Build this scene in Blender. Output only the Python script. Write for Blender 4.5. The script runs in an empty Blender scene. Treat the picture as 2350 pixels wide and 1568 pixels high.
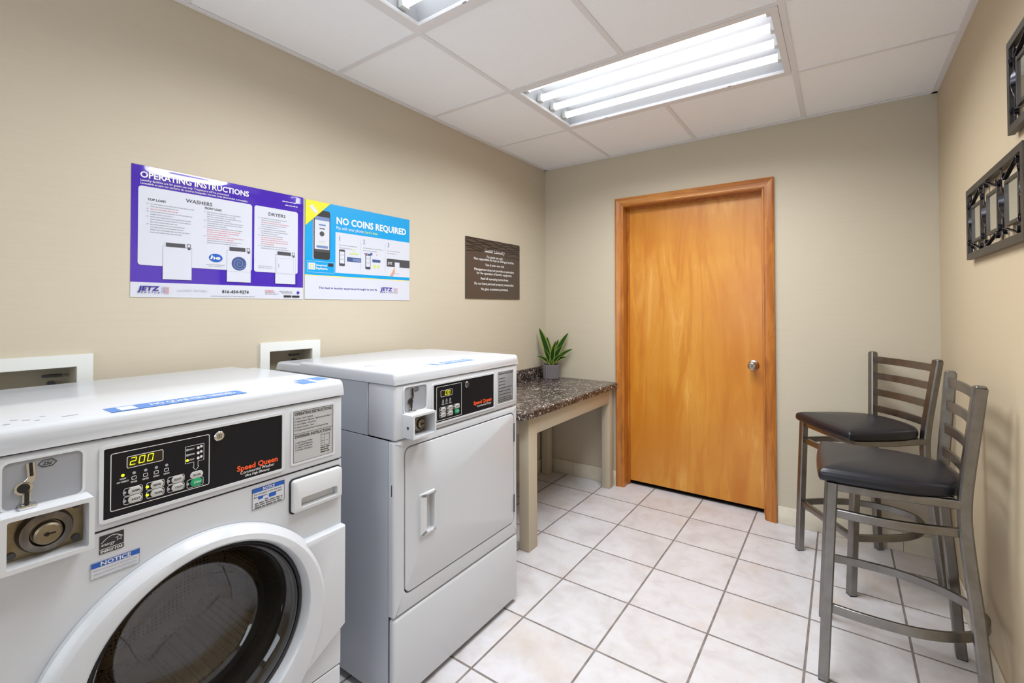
import bpy, bmesh, math, random
from mathutils import Vector, Matrix
random.seed(7)
S = bpy.context.scene
C = S.collection
PI = math.pi
R = math.radians

# ------------------------------------------------------------------ camera, world, exposure
H = 2.392; W = 2.375; Y_FRONT = -4.75
cd = bpy.data.cameras.new('camera'); cam = bpy.data.objects.new('camera', cd); C.objects.link(cam)
cd.sensor_fit = 'HORIZONTAL'; cd.sensor_width = 36.0
cd.lens = 1053.27 / 2350 * 36.0
cd.shift_x = (1175 - 1207.75) / 2350
cd.shift_y = (690.27 - 784) / 2350
cd.clip_start = 0.05
yaw, pitch, roll = 0.6004, 0.0147, -0.0020
fw = Vector((-math.sin(yaw) * math.cos(pitch), math.cos(yaw) * math.cos(pitch), math.sin(pitch)))
rt = Vector((math.cos(yaw), math.sin(yaw), 0)); up = rt.cross(fw)
r2 = rt * math.cos(roll) + up * math.sin(roll); u2 = up * math.cos(roll) - rt * math.sin(roll)
m = Matrix((r2, u2, -fw)).transposed().to_4x4(); m.translation = (1.9547, -3.1286, 1.2893)
cam.matrix_world = m
S.camera = cam
S.view_settings.view_transform = 'Standard'; S.view_settings.look = 'None'
S.view_settings.gamma = 1.0; S.view_settings.use_curve_mapping = False
S.view_settings.exposure = 0.06
wd = bpy.data.worlds.new('world'); S.world = wd; wd.use_nodes = True
wd.node_tree.nodes['Background'].inputs[0].default_value = (0.88, 0.94, 1.0, 1)
wd.node_tree.nodes['Background'].inputs[1].default_value = 3.6
FIX_POWER = 24.5      # watts of each ceiling light
FIX_COLOR = (0.94, 0.975, 1.0)

# ------------------------------------------------------------------ materials
def lin(c):
    c = c / 255.0
    return c / 12.92 if c <= 0.04045 else ((c + 0.055) / 1.055) ** 2.4
def rgb(r, g, b): return (lin(r), lin(g), lin(b), 1.0)
def mat(name, col, rough=0.5, metal=0.0, emit=0.0, spec=0.5, coat=0.0, ecol=None):
    m = bpy.data.materials.new(name); m.use_nodes = True
    b = m.node_tree.nodes['Principled BSDF']
    b.inputs['Base Color'].default_value = col
    b.inputs['Roughness'].default_value = rough
    b.inputs['Metallic'].default_value = metal
    b.inputs['Specular IOR Level'].default_value = spec
    b.inputs['Coat Weight'].default_value = coat
    if emit:
        b.inputs['Emission Color'].default_value = ecol or col
        b.inputs['Emission Strength'].default_value = emit
    return m
class NT:
    def __init__(s, m): s.t = m.node_tree; s.b = s.t.nodes['Principled BSDF']
    def n(s, typ, **kw):
        x = s.t.nodes.new(typ)
        for k, v in kw.items():
            if k.startswith('i_'):
                key = k[2:]
                x.inputs[int(key) if key.isdigit() else key.replace('_', ' ')].default_value = v
            else: setattr(x, k, v)
        return x
    def l(s, a, b): s.t.links.new(a, b)
    def coord(s, scale=(1, 1, 1), out='Object'):
        tc = s.n('ShaderNodeTexCoord'); mp = s.n('ShaderNodeMapping'); mp.inputs['Scale'].default_value = scale
        s.l(tc.outputs[out], mp.inputs[0]); return mp.outputs[0]
    def noise(s, vec, scale, detail=3, rough=0.5, dist=0):
        x = s.n('ShaderNodeTexNoise'); x.inputs['Scale'].default_value = scale; x.inputs['Detail'].default_value = detail
        x.inputs['Roughness'].default_value = rough; x.inputs['Distortion'].default_value = dist
        s.l(vec, x.inputs['Vector']); return x.outputs[0]
    def ramp(s, fac, stops):
        x = s.n('ShaderNodeValToRGB'); e = x.color_ramp.elements
        while len(e) < len(stops): e.new(0.5)
        for i, (p, c) in enumerate(stops): e[i].position = p; e[i].color = c
        s.l(fac, x.inputs[0]); return x.outputs[0]
    def mix(s, fac, a, b, mode='MIX'):
        x = s.n('ShaderNodeMix', data_type='RGBA', blend_type=mode)
        for sock, v in ((x.inputs[0], fac), (x.inputs[6], a), (x.inputs[7], b)):
            if hasattr(v, 'node'): s.l(v, sock)
            else: sock.default_value = v
        return x.outputs[2]
    def math(s, op, a, b=0.0, c=0.0):
        x = s.n('ShaderNodeMath', operation=op)
        for i, v in enumerate((a, b, c)):
            if hasattr(v, 'node'): s.l(v, x.inputs[i])
            else: x.inputs[i].default_value = v
        return x.outputs[0]
    def bump(s, h, strength=0.2, dist=0.01):
        x = s.n('ShaderNodeBump'); x.inputs['Strength'].default_value = strength; x.inputs['Distance'].default_value = dist
        s.l(h, x.inputs['Height']); s.l(x.outputs[0], s.b.inputs['Normal'])

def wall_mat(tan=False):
    m = mat('wall_vinyl_bounce' if tan else 'wall_vinyl', rgb(208, 196, 170), 0.62, spec=0.3); t = NT(m)
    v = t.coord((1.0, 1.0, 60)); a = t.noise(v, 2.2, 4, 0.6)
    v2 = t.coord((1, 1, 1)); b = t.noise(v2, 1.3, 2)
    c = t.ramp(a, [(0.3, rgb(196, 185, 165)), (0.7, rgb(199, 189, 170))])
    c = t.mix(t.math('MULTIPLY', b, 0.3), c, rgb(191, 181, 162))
    if tan: c = t.mix(0.55, c, rgb(196, 174, 138))  # same vinyl, warm bounce light put into the colour of the right wall
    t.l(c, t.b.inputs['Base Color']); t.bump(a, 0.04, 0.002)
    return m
def floor_mat():
    m = mat('floor_tile', rgb(220, 214, 212), 0.32, spec=0.4); t = NT(m)
    tc = t.n('ShaderNodeTexCoord'); sp = t.n('ShaderNodeSeparateXYZ'); t.l(tc.outputs['Object'], sp.inputs[0])
    s_, fx, fy, g = 0.3277, 0.5252, 0.0942, 0.0085
    masks = []; ids = []
    for out, off in ((sp.outputs[0], fx), (sp.outputs[1], fy)):
        q = t.math('DIVIDE', t.math('SUBTRACT', out, off), s_)
        ids.append(t.math('FLOOR', q))
        fr = t.math('FRACT', q)
        d = t.math('MINIMUM', fr, t.math('SUBTRACT', 1.0, fr))
        masks.append(t.math('MULTIPLY', d, s_))
    d = t.math('MINIMUM', masks[0], masks[1])
    grout = t.math('LESS_THAN', d, g * 0.5)
    cid = t.n('ShaderNodeCombineXYZ'); t.l(ids[0], cid.inputs[0]); t.l(ids[1], cid.inputs[1])
    wn = t.n('ShaderNodeTexWhiteNoise'); t.l(cid.outputs[0], wn.inputs['Vector'])
    add = t.n('ShaderNodeVectorMath', operation='MULTIPLY_ADD'); t.l(wn.outputs['Color'], add.inputs[0]); add.inputs[1].default_value = (7, 7, 7); t.l(tc.outputs['Object'], add.inputs[2])
    n1 = t.noise(add.outputs[0], 7.0, 6, 0.62, 0.6); n2 = t.noise(add.outputs[0], 22.0, 5, 0.6); n3 = t.noise(add.outputs[0], 3.0, 3)
    c = t.ramp(n1, [(0.30, rgb(192, 188, 190)), (0.5, rgb(207, 205, 209)), (0.7, rgb(213, 213, 218))])
    c = t.mix(t.ramp(n2, [(0.50, (0, 0, 0, 1)), (0.72, (0.5, 0.5, 0.5, 1))]), c, rgb(198, 189, 184))
    c = t.mix(t.ramp(n3, [(0.56, (0, 0, 0, 1)), (0.70, (0.45, 0.45, 0.45, 1))]), c, rgb(197, 180, 164))
    c = t.mix(t.math('MULTIPLY', wn.outputs['Value'], 0.12), c, rgb(196, 190, 188))
    gn = t.noise(t.coord((1, 1, 1)), 18, 3)
    gc = t.ramp(gn, [(0.35, rgb(116, 107, 103)), (0.65, rgb(138, 130, 126))])
    t.l(t.mix(grout, c, gc), t.b.inputs['Base Color'])
    t.l(t.mix(grout, (0.30, 0.30, 0.30, 1), (0.8, 0.8, 0.8, 1)), t.b.inputs['Roughness'])
    t.bump(t.math('MINIMUM', d, 0.006), 0.5, 0.4)
    return m
def base_tile_mat():
    m = mat('baseboard_tile', rgb(222, 212, 192), 0.35); t = NT(m)
    tc = t.n('ShaderNodeTexCoord'); sp = t.n('ShaderNodeSeparateXYZ'); t.l(tc.outputs['Object'], sp.inputs[0])
    q = t.math('FRACT', t.math('DIVIDE', t.math('ADD', t.math('ADD', sp.outputs[0], sp.outputs[1]), 0.09), 0.3277))
    d = t.math('LESS_THAN', q, 0.01)
    n = t.noise(tc.outputs['Object'], 9, 4)
    c = t.ramp(n, [(0.35, rgb(212, 202, 182)), (0.65, rgb(226, 218, 202))])
    t.l(t.mix(d, c, rgb(150, 140, 122)), t.b.inputs['Base Color']); return m
def panel_mat():
    m = mat('ceiling_fibre', rgb(226, 225, 227), 0.9, spec=0.1); t = NT(m)
    v = t.coord((1, 1, 1)); a = t.noise(v, 90, 4, 0.7); b = t.noise(v, 1.2, 2)
    c = t.ramp(a, [(0.3, rgb(248, 249, 252)), (0.6, rgb(251, 252, 255))])
    c = t.mix(t.math('MULTIPLY', b, 0.25), c, rgb(247, 248, 253))
    t.l(c, t.b.inputs['Base Color']); t.bump(a, 0.25, 0.004); return m
def wood_mat(name, c1, c2, c3, axis='Z', scale=1.0, blotch=None):
    m = mat(name, c1, 0.33, coat=0.25); t = NT(m); t.b.inputs['Coat Roughness'].default_value = 0.2
    sc = {'Z': (9, 9, 1.1), 'X': (0.55, 9, 9)}[axis]
    v = t.coord(tuple(s * scale for s in sc))
    a = t.noise(v, 1.6, 5, 0.6, 1.2)
    fine = t.noise(t.coord(tuple(s * 14 for s in sc)), 2.0, 3, 0.6)
    wv = t.math('FRACT', t.math('MULTIPLY', a, 7.0))
    ring = t.math('ABSOLUTE', t.math('SUBTRACT', wv, 0.5))
    c = t.ramp(a, [(0.32, c2), (0.5, c1), (0.68, c3)])
    c = t.mix(t.math('MULTIPLY', t.math('POWER', t.math('MULTIPLY', ring, 2.0), 3.0), 0.28), c, c2)
    c = t.mix(t.math('MULTIPLY', fine, 0.30), c, c2)
    if blotch:
        b = t.noise(t.coord((1, 1, 0.6)), 2.4, 4, 0.55, 0.4)
        c = t.mix(t.ramp(b, [(0.42, (0, 0, 0, 1)), (0.68, (0.75, 0.75, 0.75, 1))]), c, blotch)
    t.l(c, t.b.inputs['Base Color']); return m
def stone_mat():
    m = mat('laminate_granite', rgb(70, 58, 52), 0.22, spec=0.5); t = NT(m)
    v = t.coord((1, 1, 1)); dv = t.noise(v, 14, 3)
    vo = t.n('ShaderNodeTexVoronoi'); vo.inputs['Scale'].default_value = 125; vo.inputs['Randomness'].default_value = 1.0
    mp = t.n('ShaderNodeVectorMath', operation='ADD'); t.l(v, mp.inputs[0])
    nc = t.n('ShaderNodeTexNoise'); nc.inputs['Scale'].default_value = 30; t.l(v, nc.inputs['Vector'])
    ms = t.n('ShaderNodeVectorMath', operation='SCALE'); ms.inputs['Scale'].default_value = 0.05; t.l(nc.outputs['Color'], ms.inputs[0])
    t.l(ms.outputs[0], mp.inputs[1]); t.l(mp.outputs[0], vo.inputs['Vector'])
    sep = t.n('ShaderNodeSeparateColor'); t.l(vo.outputs['Color'], sep.inputs[0])
    c = t.ramp(sep.outputs[0], [(0.0, rgb(38, 31, 30)), (0.40, rgb(62, 51, 48)), (0.62, rgb(94, 80, 75)), (0.80, rgb(72, 60, 56)), (0.89, rgb(172, 158, 148)), (0.96, rgb(214, 204, 196))])
    c = t.mix(t.ramp(dv, [(0.40, (0, 0, 0, 1)), (0.65, (0.65, 0.65, 0.65, 1))]), c, rgb(48, 38, 35))
    t.l(c, t.b.inputs['Base Color']); return m
def steel_mat(name, c1, c2, rough=0.38, spread=(60, 60, 3)):
    m = mat(name, c1, rough, 1.0); t = NT(m)
    a = t.noise(t.coord(spread), 1.5, 4, 0.6); b = t.noise(t.coord((1, 1, 1)), 9, 3)
    c = t.ramp(a, [(0.3, c2), (0.7, c1)]); c = t.mix(t.math('MULTIPLY', b, 0.5), c, c2)
    t.l(c, t.b.inputs['Base Color'])
    t.l(t.math('ADD', t.math('MULTIPLY', a, 0.25), rough - 0.1), t.b.inputs['Roughness']); return m
def drum_mat():
    m = mat('perforated_drum', rgb(120, 108, 96), 0.38, 0.5); t = NT(m)
    vo = t.n('ShaderNodeTexVoronoi'); vo.inputs['Scale'].default_value = 95; vo.inputs['Randomness'].default_value = 0.0
    t.l(t.coord((1, 1, 1)), vo.inputs['Vector'])
    h = t.math('LESS_THAN', vo.outputs['Distance'], 0.34)
    t.l(t.mix(h, rgb(186, 168, 142), rgb(44, 36, 32)), t.b.inputs['Base Color']); return m
def lint_mat():
    m = mat('vinyl_black', rgb(20, 21, 31), 0.34, spec=0.5); t = NT(m)
    a = t.noise(t.coord((1, 1, 1)), 160, 3); t.bump(a, 0.12, 0.002); return m
def glass_mat(name, tint, gloss_rough=0.03, weight=None, ior=1.45):
    m = bpy.data.materials.new(name); m.use_nodes = True; t = m.node_tree; t.nodes.clear()
    o = t.nodes.new('ShaderNodeOutputMaterial'); mx = t.nodes.new('ShaderNodeMixShader')
    tr = t.nodes.new('ShaderNodeBsdfTransparent'); tr.inputs[0].default_value = tint
    gl = t.nodes.new('ShaderNodeBsdfGlossy'); gl.inputs['Roughness'].default_value = gloss_rough
    lw = t.nodes.new('ShaderNodeLayerWeight'); lw.inputs['Blend'].default_value = 0.5
    pw = t.nodes.new('ShaderNodeMath'); pw.operation = 'POWER'; pw.inputs[1].default_value = 5.0
    f0 = ((ior - 1) / (ior + 1)) ** 2
    ma = t.nodes.new('ShaderNodeMath'); ma.operation = 'MULTIPLY_ADD'; ma.inputs[1].default_value = 1 - f0; ma.inputs[2].default_value = f0
    t.links.new(lw.outputs['Facing'], pw.inputs[0]); t.links.new(pw.outputs[0], ma.inputs[0])
    t.links.new(ma.outputs[0], mx.inputs[0]); t.links.new(tr.outputs[0], mx.inputs[1]); t.links.new(gl.outputs[0], mx.inputs[2])
    t.links.new(mx.outputs[0], o.inputs[0]); return m

M_ = dict(
    wall=wall_mat(), wallbounce=wall_mat(True), floor=floor_mat(), base=base_tile_mat(), panel=panel_mat(),
    grid=mat('white_enamel_grid', rgb(232, 230, 232), 0.45),
    door=wood_mat('door_veneer', rgb(212, 146, 48), rgb(190, 114, 26), rgb(226, 168, 80), 'Z', 0.55, rgb(196, 120, 26)),
    oak=wood_mat('stained_oak', rgb(184, 112, 36), rgb(152, 84, 22), rgb(202, 134, 58), 'Z', 1.6),
    oakx=wood_mat('stained_oak_across', rgb(192, 124, 48), rgb(160, 92, 28), rgb(210, 146, 70), 'X', 1.6),
    stone=stone_mat(),
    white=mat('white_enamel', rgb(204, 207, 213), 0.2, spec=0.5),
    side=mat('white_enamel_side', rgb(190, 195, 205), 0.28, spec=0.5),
    plastic=mat('white_plastic', rgb(210, 212, 216), 0.32),
    seam=mat('dark_seam', rgb(34, 34, 38), 0.7),  # near-black, shade of the panel gaps put into the colour
    black=mat('black_panel', rgb(24, 24, 29), 0.35, spec=0.22),
    ink=mat('black_ink', rgb(40, 40, 42), 0.5),
    inkw=mat('white_print', rgb(226, 226, 226), 0.5),
    inkg=mat('grey_print', rgb(164, 167, 178), 0.5),
    inkr=mat('red_print', rgb(214, 150, 156), 0.5),
    orange=mat('orange_glow_print', rgb(232, 84, 36), 0.5, emit=0.12),  # printed ink with a faint glow added, no lamp behind it
    green=mat('green_button', rgb(24, 158, 104), 0.4),
    button=mat('light_grey_button', rgb(196, 196, 196), 0.45),
    led=mat('lit_yellow_segment', rgb(226, 232, 20), 0.5, emit=0.8, ecol=rgb(224, 232, 20)),
    leddot=mat('lit_yellow_lamp', rgb(214, 224, 30), 0.5, emit=0.85),
    dispglass=mat('display_brown', rgb(44, 34, 20), 0.2),
    plate=mat('grey_label', rgb(182, 183, 184), 0.42),
    recess=mat('grey_recess', rgb(150, 152, 159), 0.4),
    steel=steel_mat('brushed_steel', rgb(150, 142, 134), rgb(108, 100, 92)),
    chrome=mat('polished_chrome', rgb(215, 215, 215), 0.14, 1.0),
    brass=steel_mat('worn_brass_steel', rgb(170, 160, 140), rgb(126, 112, 88), 0.36, (12, 12, 12)),
    dark=mat('dark_cavity', rgb(14, 13, 13), 0.6),
    rubber=mat('black_rubber', rgb(30, 30, 32), 0.5),
    greyrub=mat('grey_rubber', rgb(86, 86, 90), 0.35),
    drum=drum_mat(),
    doorglass=glass_mat('washer_glass', (0.74, 0.70, 0.64, 1), 0.03, ior=1.9),
    blue=mat('blue_print', rgb(70, 126, 200), 0.35),
    dblue=mat('dark_blue_print', rgb(30, 88, 178), 0.4),
    paper=mat('white_paper', rgb(206, 208, 216), 0.4),
    purple=mat('purple_print', rgb(66, 34, 170), 0.12, spec=0.6, coat=1.0),
    pwhite=mat('laminated_white', rgb(204, 207, 218), 0.3, spec=0.5),
    navy=mat('navy_print', rgb(44, 32, 140), 0.4),
    cyan=mat('sky_blue_print', rgb(0, 152, 214), 0.35),
    yellow=mat('yellow_print', rgb(240, 214, 40), 0.4),
    swirl=mat('slate_blue_print', rgb(62, 82, 130), 0.4), swirl2=mat('light_slate_print', rgb(108, 128, 172), 0.4),
    charcoal=mat('charcoal_print', rgb(70, 70, 76), 0.4),
    skin=mat('skin_tone_print', rgb(206, 150, 120), 0.5),
    limeprint=mat('lime_print', rgb(196, 212, 90), 0.5),
    sign=mat('bronze_brown_sign', rgb(78, 66, 58), 0.35, 0.0),
    signwave=mat('sign_ripple', rgb(52, 42, 36), 0.35),
    paint=mat('tan_paint', rgb(192, 180, 158), 0.5),
    wbox=mat('aged_white_plastic', rgb(222, 224, 220), 0.4),
    wboxin=mat('box_inside_putty', rgb(172, 164, 146), 0.6),
    tube=mat('lit_tube', (1, 1, 1, 1), 0.5, emit=3.2, ecol=(0.95, 0.98, 1.0, 1)),
    reflector=mat('fixture_reflector', rgb(192, 194, 198), 0.5),
    stool=steel_mat('gunmetal_tube', rgb(150, 148, 146), rgb(130, 127, 124), 0.30, (14, 14, 14)),
    vinyl=lint_mat(),
    iron=steel_mat('wrought_iron', rgb(104, 104, 114), rgb(62, 62, 70), 0.30, (8, 8, 8)),
    ironframe=steel_mat('pewter_iron', rgb(108, 105, 102), rgb(84, 81, 79), 0.42, (8, 8, 8)),
    mirror=mat('mirror_glass', rgb(235, 236, 232), 0.015, 1.0),
    pot=mat('grey_ribbed_ceramic', rgb(116, 110, 114), 0.6),
    soil=mat('dark_soil', rgb(42, 30, 26), 0.9),
    leaf=mat('deep_green_leaf', rgb(38, 84, 20), 0.4), leafedge=mat('lime_leaf_edge', rgb(168, 186, 92), 0.4),
    gapdark=mat('dark_gap', rgb(20, 17, 15), 0.8),  # near-black colour stands in for the shade under the door
)
lens = glass_mat('acrylic_lens', (0.96, 0.97, 0.98, 1), 0.12)
M_['lens'] = lens

# ------------------------------------------------------------------ mesh helpers (front view: x right, z up, y into the thing)
def nb(): return bmesh.new()
def fold(bm, src, mi=0):
    me = bpy.data.meshes.new('t'); 
    for f in src.faces: f.material_index = mi
    src.to_mesh(me); src.free(); bm.from_mesh(me); bpy.data.meshes.remove(me)
def bx(bm, a, b, bev=0.0, seg=2, mi=0):
    t = nb(); bmesh.ops.create_cube(t, size=1.0)
    a = Vector(a); b = Vector(b); c = (a + b) / 2; d = b - a
    for v in t.verts: v.co = Vector((v.co.x * d.x, v.co.y * d.y, v.co.z * d.z)) + c
    if bev: bmesh.ops.bevel(t, geom=t.edges[:], offset=bev, segments=seg, profile=0.5, affect='EDGES')
    fold(bm, t, mi); return bm
def prism(bm, pts, y0, y1, bev=0.0, mi=0, seg=2, plane='xz', edges='front'):
    """extrude a polygon; plane 'xz' along y, 'xy' along z, 'yz' along x"""
    t = nb()
    f = {'xz': lambda p, d: (p[0], d, p[1]), 'xy': lambda p, d: (p[0], p[1], d), 'yz': lambda p, d: (d, p[0], p[1])}[plane]
    va = [t.verts.new(f(p, y0)) for p in pts]; vb = [t.verts.new(f(p, y1)) for p in pts]
    n = len(pts); fa = t.faces.new(va); t.faces.new(vb[::-1])
    for i in range(n): t.faces.new((va[i], vb[i], vb[(i + 1) % n], va[(i + 1) % n]))
    bmesh.ops.recalc_face_normals(t, faces=t.faces[:])
    if bev:
        es = list(fa.edges) if edges == 'front' else t.edges[:]
        bmesh.ops.bevel(t, geom=es, offset=bev, segments=seg, profile=0.5, affect='EDGES')
    fold(bm, t, mi); return bm
def rr(x0, z0, x1, z1, r, n=5):
    r = min(r, abs(x1 - x0) / 2 - 1e-5, abs(z1 - z0) / 2 - 1e-5)
    if r <= 0: return [(x0, z0), (x1, z0), (x1, z1), (x0, z1)]
    out = []
    for cx, cz, a0 in ((x1 - r, z0 + r, -90), (x1 - r, z1 - r, 0), (x0 + r, z1 - r, 90), (x0 + r, z0 + r, 180)):
        for i in range(n + 1):
            a = R(a0 + 90 * i / n); out.append((cx + r * math.cos(a), cz + r * math.sin(a)))
    return out
def plate(bm, x0, z0, x1, z1, r=0.0, y0=-0.001, y1=0.0, bev=0.0, mi=0): return prism(bm, rr(x0, z0, x1, z1, r), y0, y1, bev, mi)
def ringp(bm, outer, inner, y0, y1, mi=0, plane='xz'):
    """closed frame between two loops with the same number of points"""
    t = nb(); n = len(outer)
    f = {'xz': lambda p, d: (p[0], d, p[1]), 'xy': lambda p, d: (p[0], p[1], d)}[plane]
    L = [[t.verts.new(f(p, d)) for p in lp] for lp, d in ((outer, y0), (inner, y0), (inner, y1), (outer, y1))]
    for k in range(4):
        a, b = L[k], L[(k + 1) % 4]
        for i in range(n): t.faces.new((a[i], a[(i + 1) % n], b[(i + 1) % n], b[i]))
    bmesh.ops.recalc_face_normals(t, faces=t.faces[:]); fold(bm, t, mi); return bm
def frame(bm, x0, z0, x1, z1, w, r=0.0, y0=-0.001, y1=0.0, mi=0):
    n = 5 if r else 0
    o = rr(x0, z0, x1, z1, r) if r else [(x0, z0), (x1, z0), (x1, z1), (x0, z1)]
    ri = max(r - w, r * 0.35)
    i = rr(x0 + w, z0 + w, x1 - w, z1 - w, ri) if r else [(x0 + w, z0 + w), (x1 - w, z0 + w), (x1 - w, z1 - w), (x0 + w, z1 - w)]
    return ringp(bm, o, i, y0, y1, mi)
def lathe(bm, prof, c=(0, 0, 0), axis='y', seg=32, mi=0, rib=0, ribd=0.0):
    """profile of (radius, distance along the axis[, centre x, centre z])"""
    t = nb(); rings = []
    for p in prof:
        r, d = p[0], p[1]; ox = p[2] if len(p) > 2 else 0; oz = p[3] if len(p) > 3 else 0
        row = []
        for i in range(seg):
            a = 2 * PI * i / seg; rad = r * (1 - (ribd if rib and i % 2 else 0))
            u, v = rad * math.cos(a), rad * math.sin(a)
            co = {'y': (u + ox, d, v + oz), 'z': (u + ox, v + oz, d), 'x': (d, u + ox, v + oz)}[axis]
            row.append(t.verts.new(Vector(co) + Vector(c)))
        rings.append(row)
    for a, b in zip(rings, rings[1:]):
        for i in range(seg): t.faces.new((a[i], a[(i + 1) % seg], b[(i + 1) % seg], b[i]))
    for row, p in ((rings[0], prof[0]), (rings[-1], prof[-1])):
        if p[0] > 1e-4 and len(p) <= 4 and (prof[0] != prof[-1]) and not (len(p) == 4 and p[3] is None):
            pass
    bmesh.ops.recalc_face_normals(t, faces=t.faces[:]); fold(bm, t, mi); return bm
def disc(bm, r, d, c, axis='y', seg=24, mi=0):
    t = nb(); vs = []
    for i in range(seg):
        a = 2 * PI * i / seg; u, v = r * math.cos(a), r * math.sin(a)
        vs.append(t.verts.new(Vector({'y': (u, d, v), 'z': (u, v, d), 'x': (d, u, v)}[axis]) + Vector(c)))
    t.faces.new(vs); fold(bm, t, mi); return bm
def cyl(bm, r, d0, d1, c, axis='y', seg=24, bev=0.0, mi=0):
    b = min(bev, r * 0.5)
    s = 1 if d1 > d0 else -1
    prof = [(0.0001, d0)] + ([(r - b, d0), (r, d0 + s * b)] if b else [(r, d0)]) + ([(r, d1 - s * b), (r - b, d1)] if b else [(r, d1)]) + [(0.0001, d1)]
    return lathe(bm, prof, c, axis, seg, mi)
def sweep(bm, pts, w, h, up=(0, 0, 1), closed=False, mi=0, round_=0, twist=None):
    """rectangular (or round) bar along a path; w across, h along 'up'"""
    t = nb(); n = len(pts); P = [Vector(p) for p in pts]; rings = []
    for i in range(n):
        if closed: d = P[(i + 1) % n] - P[i - 1]
        else: d = P[min(i + 1, n - 1)] - P[max(i - 1, 0)]
        d.normalize(); u = Vector(up[i] if isinstance(up[0], (tuple, list, Vector)) else up)
        s = d.cross(u)
        if s.length < 1e-6: s = d.cross(Vector((0.3, 1, 0.2)))
        s.normalize(); u = s.cross(d).normalized()
        if twist: 
            a = twist(i / (n - 1)); s, u = s * math.cos(a) + u * math.sin(a), u * math.cos(a) - s * math.sin(a)
        if round_:
            sec = [(math.cos(2 * PI * k / round_) * w / 2, math.sin(2 * PI * k / round_) * h / 2) for k in range(round_)]
        else: 
            c_ = min(w, h) * 0.14
            sec = [(-w/2 + c_, -h/2), (w/2 - c_, -h/2), (w/2, -h/2 + c_), (w/2, h/2 - c_), (w/2 - c_, h/2), (-w/2 + c_, h/2), (-w/2, h/2 - c_), (-w/2, -h/2 + c_)]
        rings.append([t.verts.new(P[i] + s * a + u * b) for a, b in sec])
    k = len(rings[0])
    for i in range(n if closed else n - 1):
        a, b = rings[i], rings[(i + 1) % n]
        for j in range(k): t.faces.new((a[j], a[(j + 1) % k], b[(j + 1) % k], b[j]))
    if not closed: t.faces.new(rings[0][::-1]); t.faces.new(rings[-1])
    bmesh.ops.recalc_face_normals(t, faces=t.faces[:]); fold(bm, t, mi); return bm
def smooth_path(ctrl, n=8):
    P = [Vector(p) for p in ctrl]; out = []
    for i in range(len(P) - 1):
        p0 = P[max(i - 1, 0)]; p1 = P[i]; p2 = P[i + 1]; p3 = P[min(i + 2, len(P) - 1)]
        for k in range(n):
            s = k / n
            out.append(0.5 * ((2 * p1) + (p2 - p0) * s + (2 * p0 - 5 * p1 + 4 * p2 - p3) * s * s + (3 * p1 - p0 - 3 * p2 + p3) * s ** 3))
    out.append(P[-1]); return out
_tc = {}
def tmesh(s, bold=0.0, shear=0.0, spacing=1.0):
    key = (s, bold, shear, spacing)
    if key not in _tc:
        cu = bpy.data.curves.new('t', 'FONT'); cu.body = s; cu.size = 1.0; cu.offset = bold; cu.shear = shear; cu.resolution_u = 2; cu.space_character = spacing
        o = bpy.data.objects.new('t', cu); C.objects.link(o)
        me = bpy.data.meshes.new_from_object(o.evaluated_get(bpy.context.evaluated_depsgraph_get()))
        bpy.data.objects.remove(o); bpy.data.curves.remove(cu); _tc[key] = me
    return _tc[key]
def txt(bm, s, x, z, h, y=-0.0012, width=None, align='l', bold=0.0, shear=0.0, mi=0, spacing=1.0, top=False):
    """lettering in the front plane: x,z = left baseline, h = capital height; top=True lays it on a top face (x, y=depth)"""
    me = tmesh(s, bold, shear, spacing)
    xs = [v.co.x for v in me.vertices]; x0, x1 = min(xs), max(xs)
    sz = h / 0.7; sx = sz if width is None else width / (x1 - x0)
    wdt = (x1 - x0) * sx
    ox = x - x0 * sx - {'l': 0, 'c': wdt / 2, 'r': wdt}[align]
    t = nb(); t.from_mesh(me)
    for v in t.verts:
        px, pz = ox + v.co.x * sx, v.co.y * sz
        v.co = (px, z + pz, y) if False else (px, y, z + pz)
        if top: v.co = Vector((px, z + pz, y))
    fold(bm, t, mi); return bm
def dashes(bm, x0, x1, z, h, y=-0.0012, mi=0, seed=0):
    """a line of print too small to read: word-long strokes"""
    rnd = random.Random(seed); x = x0
    while x < x1 - 0.002:
        w = min(rnd.uniform(0.005, 0.016), x1 - x); plate(bm, x, z, x + w, z + h, 0, y, y + 0.0004, mi=mi); x += w + 0.0025
    return bm
def obj(name, bm, mats, parent=None, smooth=38, label=None):
    me = bpy.data.meshes.new(name); bm.to_mesh(me); bm.free()
    for m in (mats if isinstance(mats, (list, tuple)) else [mats]): me.materials.append(M_[m] if isinstance(m, str) else m)
    if smooth:
        me.polygons.foreach_set('use_smooth', [True] * len(me.polygons)); me.set_sharp_from_angle(angle=R(smooth))
    o = bpy.data.objects.new(name, me); C.objects.link(o)
    if parent: o.parent = parent
    if label: o['label'] = label
    return o
def thing(name, label, cat, loc=(0, 0, 0), rz=0.0, group=None, kind=None):
    o = bpy.data.objects.new(name, None); C.objects.link(o); o.empty_display_size = 0.1
    o.location = loc; o.rotation_euler = (0, 0, rz)
    if label: o['label'] = label
    if cat: o['category'] = cat
    if group: o['group'] = group
    if kind: o['kind'] = kind
    return o
def tag(o, label, cat, group=None):
    o['label'] = label; o['category'] = cat
    if group: o['group'] = group
    return o
def struct(name, bm, m, parent=None, smooth=38):
    o = obj(name, bm, m, parent, smooth)
    if not parent: o['kind'] = 'structure'
    return o

# ------------------------------------------------------------------ the room
struct('floor', bx(nb(), (-0.1, Y_FRONT, -0.06), (W + 0.1, 0.2, 0.0)), 'floor', smooth=0)
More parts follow.
